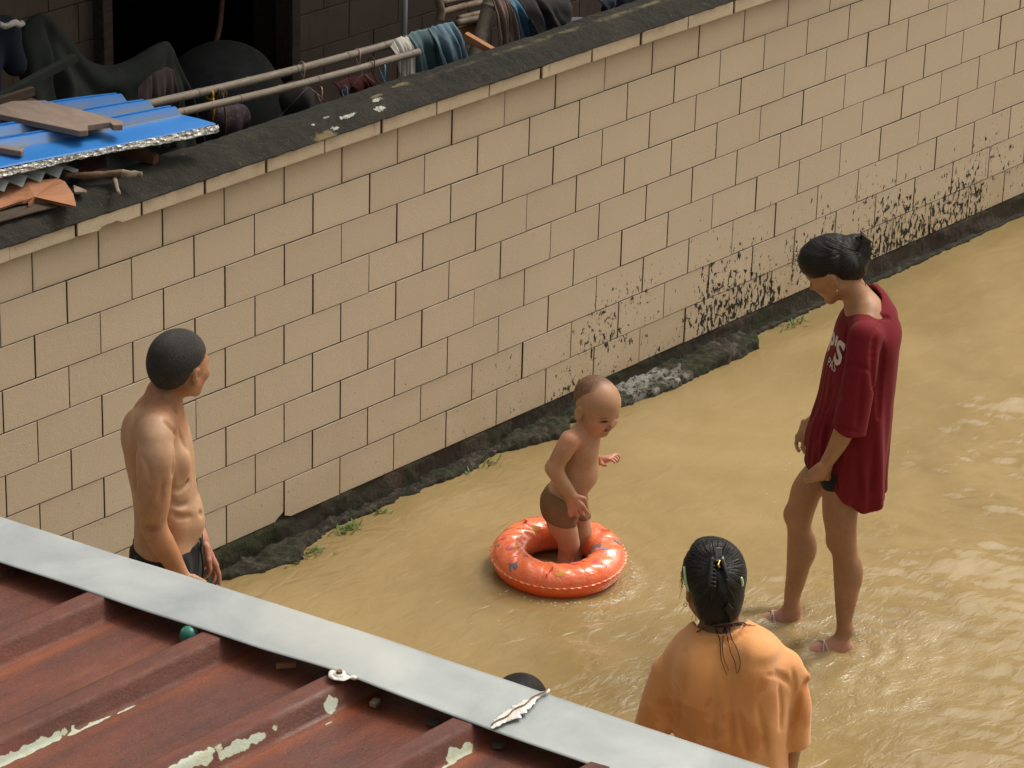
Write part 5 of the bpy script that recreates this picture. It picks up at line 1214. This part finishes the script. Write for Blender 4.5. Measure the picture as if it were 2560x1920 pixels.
# ---------------------------------------------------------------- swim ring
TI = .06; rc = np.array([RC[0], RC[1], .062])
ring = empty('swim_ring', (RC[0], RC[1], 0), 'puffy translucent orange swim ring with small prints floating around the toddler', 'swim ring')
ea = RT; eb = unit(H3*math.cos(TI)+UP*math.sin(TI)); ec = np.cross(ea, eb); ec = ec if ec[2] > 0 else -ec
R0, RA, RB = .182, .069, .064
def crease(ph):
    v = 0
    for c in creases: d = abs((ph-c+math.pi) % (2*math.pi)-math.pi); v = max(v, math.exp(-(d/.022)**2))
    return v
creases = [i*2*math.pi/9+.25 for i in range(9)]
def tor(ph, th, k=0.):
    c_ = crease(ph); tp = max(math.sin(th), 0); inn = max(-math.cos(th), 0); puff = .0026*math.sin(ph*7+2*math.sin(ph*3)+th*3)*tp**2+.002*math.sin(ph*19+th*5)*tp
    f = 1-c_*.035*tp; cr_ = math.cos(th); sr_ = math.sin(th)
    r = R0+(RA*f)*np.sign(cr_)*abs(cr_)**.9; z = (RB*f+puff)*np.sign(sr_)*abs(sr_)**.92+k
    return rc+r*(math.cos(ph)*ea+math.sin(ph)*eb)+z*ec
def tpart(name, th0, th1, mat, n=40, parent=ring):
    NP = 260; V = [tor(2*math.pi*i/NP, th0+(th1-th0)*j/n) for i in range(NP) for j in range(n+1)]; m_ = n+1
    Q = np.array([(i*m_+j, ((i+1) % NP)*m_+j, ((i+1) % NP)*m_+j+1, i*m_+j+1) for i in range(NP) for j in range(n)]); return mk(name, V, Q, mat, parent)
def vinyl(name, c, c2, cc=1.):
    t = NT(name); return t.done(t.mix(t.mr(t.noise(14, 4, .6), .35, .65), c, c2), .16, t.bump(t.noise(26, 4, .6, dist=.6), .55, .012), Subsurface_Weight=.15, Subsurface_Radius=(.05, .012, .004), Subsurface_Scale=.6, Coat_Weight=cc, Coat_Roughness=.07)
M_RT = vinyl('clear_orange_vinyl', (.95, .165, .045), (.95, .24, .11)); M_RB = vinyl('deep_orange_vinyl', (1.0, .12, .006), (.98, .105, .006))
tpart('top_panel', .12, math.pi+.5, M_RT, 48); tpart('bottom_panel', math.pi+.5, 2*math.pi+.12, M_RB, 30)
V = []; NP = 420
for i in range(NP):
    ph = 2*math.pi*i/NP; w = .006+.0022*math.sin(ph*58)+.0012*math.sin(ph*23)
    p = tor(ph, .12); out = unit(math.cos(ph)*ea+math.sin(ph)*eb); dz = .0025*math.sin(ph*58+1.2)
    V += [p+ec*.0018-out*.002, p+out*w+ec*(.001+dz), p+out*w+ec*(-.001+dz), p-ec*.0018-out*.002]
Q = np.array([(i*4+j, i*4+j+1, ((i+1) % NP)*4+j+1, ((i+1) % NP)*4+j) for i in range(NP) for j in range(3)]); mk('seam_rim', V, Q, M_RT, ring, True)
mb = MB(); p = tor(2.3, 1.5); mb.tube([p-ec*.004, p+ec*.010, p+ec*.012], [.008, .006, .004], 12); mb.build('air_valve', M_RT, ring, True)
pr = {k: simple('print_'+k, c, tuple(v*.8 for v in c), 60, .3) for k, c in dict(grey=(.20, .20, .24), pink=(.75, .12, .16), yellow=(.85, .38, .06), blue=(.33, .30, .50), red=(.55, .03, .02), white=(.75, .55, .5)).items()}
def surf_at(px, py, X, Y):
    """point on the ring's top for an offset in metres (X right, Y away) from a measured spot"""
    q = onz(1036.9+.3332*px, 777.7+.3332*py, .105)-rc; u, v = q @ ea + X, q @ eb + Y; ph = math.atan2(v, u); r = math.hypot(u, v); cth = np.clip((r-R0)/RA, -.98, .985)
    return ph, math.acos(np.sign(cth)*abs(cth)**(1/.9))
def decal(px, py, poly, mat, nm='print'):
    c = np.mean(poly, 0); V = [tor(*surf_at(px, py, *c), .0014)]
    n = len(poly)
    for k in (.5, 1):
        for q in poly: q = c+(np.array(q)-c)*k*1.25; V.append(tor(*surf_at(px, py, *q), .0014))
    F = [(0, 1+i, 1+(i+1) % n) for i in range(n)]+[(1+i, 1+n+i, 1+n+(i+1) % n, 1+(i+1) % n) for i in range(n)]; mk(nm, V, F, mat, ring, True)
def disc(r, rx=1, ry=1, n=14): return [(r*rx*math.cos(a), r*ry*math.sin(a)) for a in np.linspace(0, 2*math.pi, n, endpoint=False)]
cat = [(-.013, -.010), (.010, -.012), (.016, -.004), (.013, .006), (.014, .018), (.006, .011), (-.004, .011), (-.011, .019), (-.012, .005), (-.018, -.002)]
decal(212, 1328, cat, pr['grey']); decal(190, 1246, disc(.011), pr['pink']); decal(228, 1238, disc(.010, 1.5, .8), pr['yellow']); decal(245, 1240, disc(.006), pr['grey'])
decal(430, 1050, disc(.014, 1.3, 1), pr['blue']); decal(350, 1118, disc(.012, 1.4, .7), pr['yellow']); decal(250, 1125, disc(.009), pr['yellow']); decal(606, 1328, disc(.011, 1.3, 1), pr['pink']); decal(604, 1326, disc(.004), pr['yellow'])
decal(742, 1322, disc(.010), pr['pink']); decal(752, 1222, cat, pr['grey']); decal(792, 1252, disc(.012, 1.7, .8), pr['blue']); decal(892, 1200, disc(.009, 1.3, 1), pr['grey']); decal(150, 1186, disc(.008), pr['pink']); decal(118, 1212, disc(.006, .8, 1.3), pr['grey']); decal(520, 1385, disc(.010, 1.6, .6), pr['yellow']); decal(700, 1270, disc(.007), pr['white'])
for (cx, cy, n, a) in [(262, 1196, 5, -.35), (455, 1372, 5, .5), (808, 1332, 4, -.1), (808, 1140, 7, -.1), (300, 1290, 4, -.6)]:
    for i in range(n): decal(cx+(i-n/2)*11*math.cos(a), cy-(i-n/2)*11*math.sin(a), [(-.0016, -.006), (.0012, -.006), (.0022, .005), (-.001, .006)], pr['red'])

# ---------------------------------------------------------------- woman in orange shirt, seen from behind
GO = (-.415, -2.796, 0); W = Frame(GO, 1348, 1123.3, .3229); m = W.m
T = empty('person', GO, 'woman in orange shirt seen from behind, black hair held in a claw clip', 'person')
b = Shape(); b.chain([W(640, 560), W(645, 700), W(650, 800)], [m*130, m*128, m*170], .03)
b.chain([W(655, 850), W(680, 1000), W(700, 1300), W(710, 1700), W(715, 1900)], [m*170, m*190, m*190, m*190, m*210], .03, RT, [.75, .66, .66, .66, .66])
for s, sx, ex2, hx in ((-1, 330, 215, 230), (1, 1020, 1150, 1110)):
    A_ = Shape(); A_.chain([W(sx, 1010), W(ex2, 1420, .0)], [m*72, m*58], .02); A_.chain([W(ex2, 1420, .02), W(hx, 1620, -.10), W(hx-s*20, 1780, -.2)], [m*58, m*58, m*46], .02)
    hand(A_, W(hx-s*20, 1780, -.2), unit(H3*.6-UP*.8), -s*RT, .17, palm=-s*RT*1.0); b.sub(A_, .02)
    b.chain([W(700+s*120, 1900), W(700+s*130, 2500), W(700+s*130, 3000), W(700+s*130, 3500)], [m*180, m*120, m*110, m*70], .03)
hc = W(605, 452, -.01); Hm = .235; hA = head_axes(unit(H3*.97-RT*.12-UP*.18), UP-RT*.02); head(b, hc, hA, Hm); L = lambda x, y, z: hc+Hm*(x*hA[0]+y*hA[1]+z*hA[2])
obody = build(b, 'body', M_SKIN, T, .0055, 1, (.34, .16, .08), [(W(640, 720), (.1, .1, .04), (.36, .20, .12), 1)])
hr = Shape(); hr.ell(L(0, -.09, .16), np.array((.385, .47, .43))*Hm, hA); hr.ell(L(.0, -.30, -.12), np.array((.30, .22, .31))*Hm, hA, .03); hr.cone(W(630, 550, .04), W(640, 600, .05), m*100, m*46, .03)
hr.ell(W(480, 310, .02), (m*85, m*85, m*130), k=.03); hr.ell(W(715, 310, .02), (m*78, m*85, m*140), k=.03); hr.ell(W(560, 180), (m*110, m*100, m*60), k=.02); hr.ell(W(650, 190), (m*70, m*90, m*60), k=.02)
cutf = Shape(); cutf.cone(L(0, .62, -.1), L(0, .6, -.5), .42*Hm, .45*Hm); hr.sub(cutf, .02, 's')
cx_ = W(630, 330, .1)
hr.disp(lambda p: .0007*np.sin(np.arctan2((p-cx_) @ UP, (p-cx_) @ RT)*27+np.linalg.norm(p-cx_, axis=1)*30)); hair = build(hr, 'hair', M_HAIR, T, .004, 2); hairattr(hair, cx_, RT, UP); cov(hair, obody, .0005, .003)
flow(hair, W, (632, 320), 230, [(a, 245, 18) for a in np.linspace(-.5, 5.6, 74)], .0012)
st = []
for i in range(40):
    x = random.uniform(480, 700); p0 = W(x, 140+abs(x-600)*.35, random.uniform(-.05, .03)); st.append([p0, p0+UP*.008+RT*random.gauss(0, .004), p0+UP*random.uniform(.004, .018)+RT*random.gauss(0, .012)])
for i in range(22):
    s = random.choice((-1, 1)); p0 = W(600+s*190, random.uniform(250, 420), .0); st.append([p0, p0+RT*s*.008-UP*.02, p0+RT*s*random.uniform(.004, .016)-UP*random.uniform(.03, .07)])
for i in range(16):
    p0 = W(random.uniform(460, 760), 610+random.gauss(0, 15), .03); st.append([p0, p0-UP*.015+RT*random.gauss(0, .006), p0-UP*random.uniform(.02, .04)+RT*random.gauss(0, .012)])
strands('loose_hair', st, M_HAIR, hair, .0009)
for s in (-1, 1):
    c = L(s*.375, -.02, -.20); MB().tube([c+RT*.005*math.cos(a)+UP*.006*math.sin(a) for a in np.linspace(0, 6.28, 14)], .0012, 6).build('earring', M_GOLD, T, True)
MB().tube(curve_pts([W(455, 790, .0), W(480, 755, .06), W(560, 715, .10), W(680, 695, .115), W(790, 685, .09), W(815, 700, .03)], 6), .0022, 8).build('neck_cord', M_CORD, T, True)
# shirt
t = NT('orange_shirt_cloth'); G0 = np.array(GO)
def wp(x, y, rx, rz, o=.16): q = W(x, y, o)-G0; return (q[0], q[1], q[2], rx, .2, rz)
wet = t.blobs([wp(350, 905, .05, .022), wp(430, 870, .03, .016), wp(960, 1115, .018, .028), wp(628, 1240, .009, .03), wp(545, 1340, .035, .02), wp(610, 1450, .05, .045), wp(800, 1400, .03, .05), wp(900, 1500, .05, .05), wp(720, 1560, .07, .05), wp(440, 1430, .03, .06), wp(1175, 1250, .05, .10, .0)], .6, 13, .2)
base = t.mix(t.mr(t.noise(7, 5, .6), .35, .68), (.62, .265, .082), (.69, .315, .108))
base = t.mix(t.math('MULTIPLY', wet, .38), base, (.50, .135, .016))
M_OSH = t.done(base, .85, t.bump(t.math('ADD', t.noise(300, 2), t.math('MULTIPLY', t.noise(26, 5, .6), 1.5)), .3, .004), Sheen_Weight=.25)
s_ = Shape(); s_.chain([W(650, 835, .02), W(670, 930, .02), W(705, 1080, .02), W(715, 1300, .02), W(722, 1500, .02), W(725, 1750, .02), W(725, 2150, 0)], [m*215, m*250, m*268, m*272, m*262, m*262, m*270], .03, RT, [.78, .64, .66, .68, .70, .70, .70])
s_.cone(W(560, 868), W(335, 1030), m*120, m*118, .05); s_.cone(W(780, 838), W(1050, 985), m*120, m*118, .05)
s_.ell(W(480, 1010, .10), (.07, .05, .09), k=.05); s_.ell(W(880, 990, .10), (.07, .05, .09), k=.05)
a1 = Shape(); a1.chain([W(310, 1020), W(215, 1290), W(160, 1520, -.02)], [m*128, m*125, m*122], .03); a1.plane(W(150, 1560), unit(-UP*.95-RT*.25)); s_.sub(a1, .02)
a2 = Shape(); a2.chain([W(1075, 990), W(1138, 1220, -.0), W(1150, 1500, -.0)], [m*118, m*112, m*100], .03); a2.plane(W(1160, 1468, -.03), unit(-UP*.95+RT*.12+H3*.0)); a2.cone(W(1120, 1000, .0), W(1225, 1050, .01), m*60, m*26, .02); s_.sub(a2, .014)
def fold2(p):
    q = p-G0; x = q @ RT; back = np.clip((-(q @ H3)+.0)/.1, 0, 1); h = np.clip((1.20-p[:, 2])/.35, 0, 1); r = 0
    for cx, am, ln in ((-.155, .011, .030), (-.02, .009, .016), (.028, .011, .018), (.075, .007, .016), (.175, .013, .026), (-.09, .006, .02), (.12, .006, .014)):
        xc = cx+.22*(1.15-p[:, 2])*(-1 if cx < 0 else .35)+.006*np.sin(p[:, 2]*30+cx*40); r = r-am*np.exp(-((x-xc)/ln)**2)
    d = .0045*np.sin((x*.8+(p[:, 2]-1.2)*1.9)*52+np.sin(x*18)*1.3)*np.exp(-((np.abs(x)-.20)/.075)**2)*np.exp(-((p[:, 2]-1.12)/.12)**2)
    return .35*r*h*back+d+.0012*np.sin(x*40+p[:, 2]*12+np.sin(p[:, 2]*16)*2)*h
s_.disp(fold2)
grooves(s_, W, [([(335, 1090), (362, 1150), (368, 1280), (348, 1400)], 17), ([(150, 1200), (230, 1260), (300, 1320), (345, 1390)], 12), ([(1132, 1010), (1146, 1150), (1130, 1350), (1094, 1520)], 19), ([(1235, 1060), (1180, 1160), (1145, 1300)], 14), ([(700, 1190), (715, 1350), (718, 1500)], 12), ([(765, 1280), (800, 1450), (828, 1570)], 13),
    ([(1040, 1110), (1056, 1250), (1050, 1400)], 11), ([(180, 1010), (130, 1090), (112, 1150)], 9), ([(1010, 1010), (1080, 1060), (1130, 1130)], 9), ([(960, 1040), (1040, 1050), (1100, 1080)], 8), ([(430, 1280), (420, 1400), (440, 1500)], 11), ([(480, 795), (600, 815), (720, 805), (850, 735)], 6), ([(600, 1300), (590, 1450)], 9), ([(900, 1240), (930, 1400), (950, 1560)], 12), ([(250, 1120), (300, 1220), (330, 1300)], 9)])
s_.shell(.010)
cut = Shape(); cut.cone(W(625, 600), W(655, 768, -.01), m*175, m*160, w=H3, sq=.9); cut.cone(W(655, 768, -.01), W(668, 790, -.04), m*185, m*180, .02); s_.sub(cut, .006, 's'); s_.plane(W(725, 2050), -UP)
osh = build(s_, 'shirt', M_OSH, T, .005, 1)
HB = [bvh_of(hair)]; SB = HB+[bvh_of(osh), bvh_of(obody)]
def hp(x, y, l=.004): return on_surf(HB, W(x, y), l)
def sp_(x, y, l=.003): return on_surf(SB, W(x, y), l)
lk = [[(690, 560), (715, 650), (740, 690), (800, 703), (880, 706)], [(700, 560), (682, 700), (690, 780), (712, 880), (740, 950), (752, 1025)], [(700, 640), (715, 780), (745, 840), (772, 920), (775, 980), (758, 1030)],
      [(690, 640), (664, 780), (662, 900), (700, 1010)], [(710, 600), (735, 680), (800, 694), (850, 698)], [(600, 690), (640, 800), (650, 930), (690, 1040)]]
strands('trailing_wisps', [[sp_(q[0], q[1], .005) for q in curve_pts(l, 5)] for l in lk], M_HAIR, hair, .0017)
lk = [[(664+k*8, 560+abs(k-4)*9), (686+k*5, 610), (706+k*2, 660), (712+k*3-10, 712)] for k in range(9)]
strands('hanging_lock', [[sp_(q[0], q[1], .007) for q in curve_pts(l, 4)] for l in lk], M_HAIR, hair, .0042)
s_ = Shape()
def seg(x0, y0, x1, y1, r0, r1, l=.006):
    n = 5; P_ = [hp(x0+(x1-x0)*i/n, y0+(y1-y0)*i/n, l) for i in range(n+1)]; s_.chain(P_, [m*(r0+(r1-r0)*i/n) for i in range(n+1)], .003)
seg(588, 262, 572, 430, 17, 10, .010); seg(655, 255, 690, 380, 17, 9, .010); seg(590, 272, 655, 268, 13, 13, .012)
for i in range(6):
    y = 300+i*27; seg(572, y, 612, y+9, 8, 5, .008)
    if i < 5: seg(664+i*5, y-10, 696+i*2, y+6, 8, 5, .008)
V, Q = s_.mesh(.0022); clp = mk('hair_claw', V, Q, M_CLIP, hair)
for s, pts in ((-1, [(402, 310), (412, 400), (434, 474)]), (1, [(782, 385), (790, 410), (792, 440)])):
    MB().tube([hp(q[0], q[1], .003) for q in curve_pts([np.array(p, float) for p in pts], 6)], m*10, 8).build('hair_band', M_MINT, hair, True)
mb = MB(); mb.box(hp(632, 225, .014), (.018, .008, .036), [RT, unit(-H3+UP*.3), unit(UP+H3*.3)]); bevel(mb.build('clip_plate', M_SHINE, hair), .002)
MB().tube([hp(*q, .02) for q in ((616, 272), (640, 272), (628, 300), (640, 318))], .0028, 8).build('clip_spring', M_GOLD, hair, True)
tr = Shape(); tr.cone(W(720, 1900), W(715, 2100), m*200, m*215, .03, RT, .68)
for s in (-1, 1): tr.chain([W(715+s*130, 2150), W(715+s*140, 2800)], [m*165, m*160], .03)
build(tr, 'trousers', M_DARKC, T, .008, 1)

# ---------------------------------------------------------------- person almost hidden behind the metal strip
GH = (-1.256, -2.79, 0); T = empty('person', GH, 'black haired person whose head top just shows above the metal edge strip', 'person')
c = onz(1126, 1457, 1.24); GH = np.array([c[0], c[1], 0]); b = Shape(); hc = np.array([c[0], c[1], 1.24-.115])+H3*.0
b.chain([hc-UP*.1, hc-UP*.2], [.05, .055], .02); b.chain([hc-UP*.22, hc-UP*.45, hc-UP*.6], [.10, .11, .11], .03, H3, [.7, .75, .8])
hA = head_axes(unit(H3+RT*.4), UP); head(b, hc, hA, .21)
for s in (-1, 1):
    b.chain([hc-UP*.24+s*RT*.14, hc-UP*.46+s*RT*.18, hc-UP*.66+s*RT*.17+H3*.05], [.042, .036, .025], .02); b.chain([hc-UP*.6+s*RT*.07, hc-UP*.88+s*RT*.07, hc-UP*1.15+s*RT*.07], [.08, .05, .035], .02)
build(b, 'body', M_SKIN, T, .008, 1, (.38, .2, .11))
hr = Shape(); hr.ell(hc+UP*.03-hA[1]*.018, (.082, .102, .085), hA); hr.ell(hc-UP*.02-hA[1]*.06, (.065, .05, .07), hA, .03); hh_ = build(hr, 'hair', M_HAIR, T, .005, 1); hairattr(hh_, hc+UP*.1, RT, H3); attr(hh_, 'cover', [1]*len(hh_.data.vertices))
sh_ = Shape(); sh_.chain([hc-UP*.23, hc-UP*.45, hc-UP*.68], [.12, .13, .13], .03, H3, [.7, .75, .8]); 
for s in (-1, 1): sh_.cone(hc-UP*.24+s*RT*.13, hc-UP*.38+s*RT*.17, .058, .056, .02)
build(sh_, 'shirt', M_GREEN, T, .008, 1)
print('scene built')
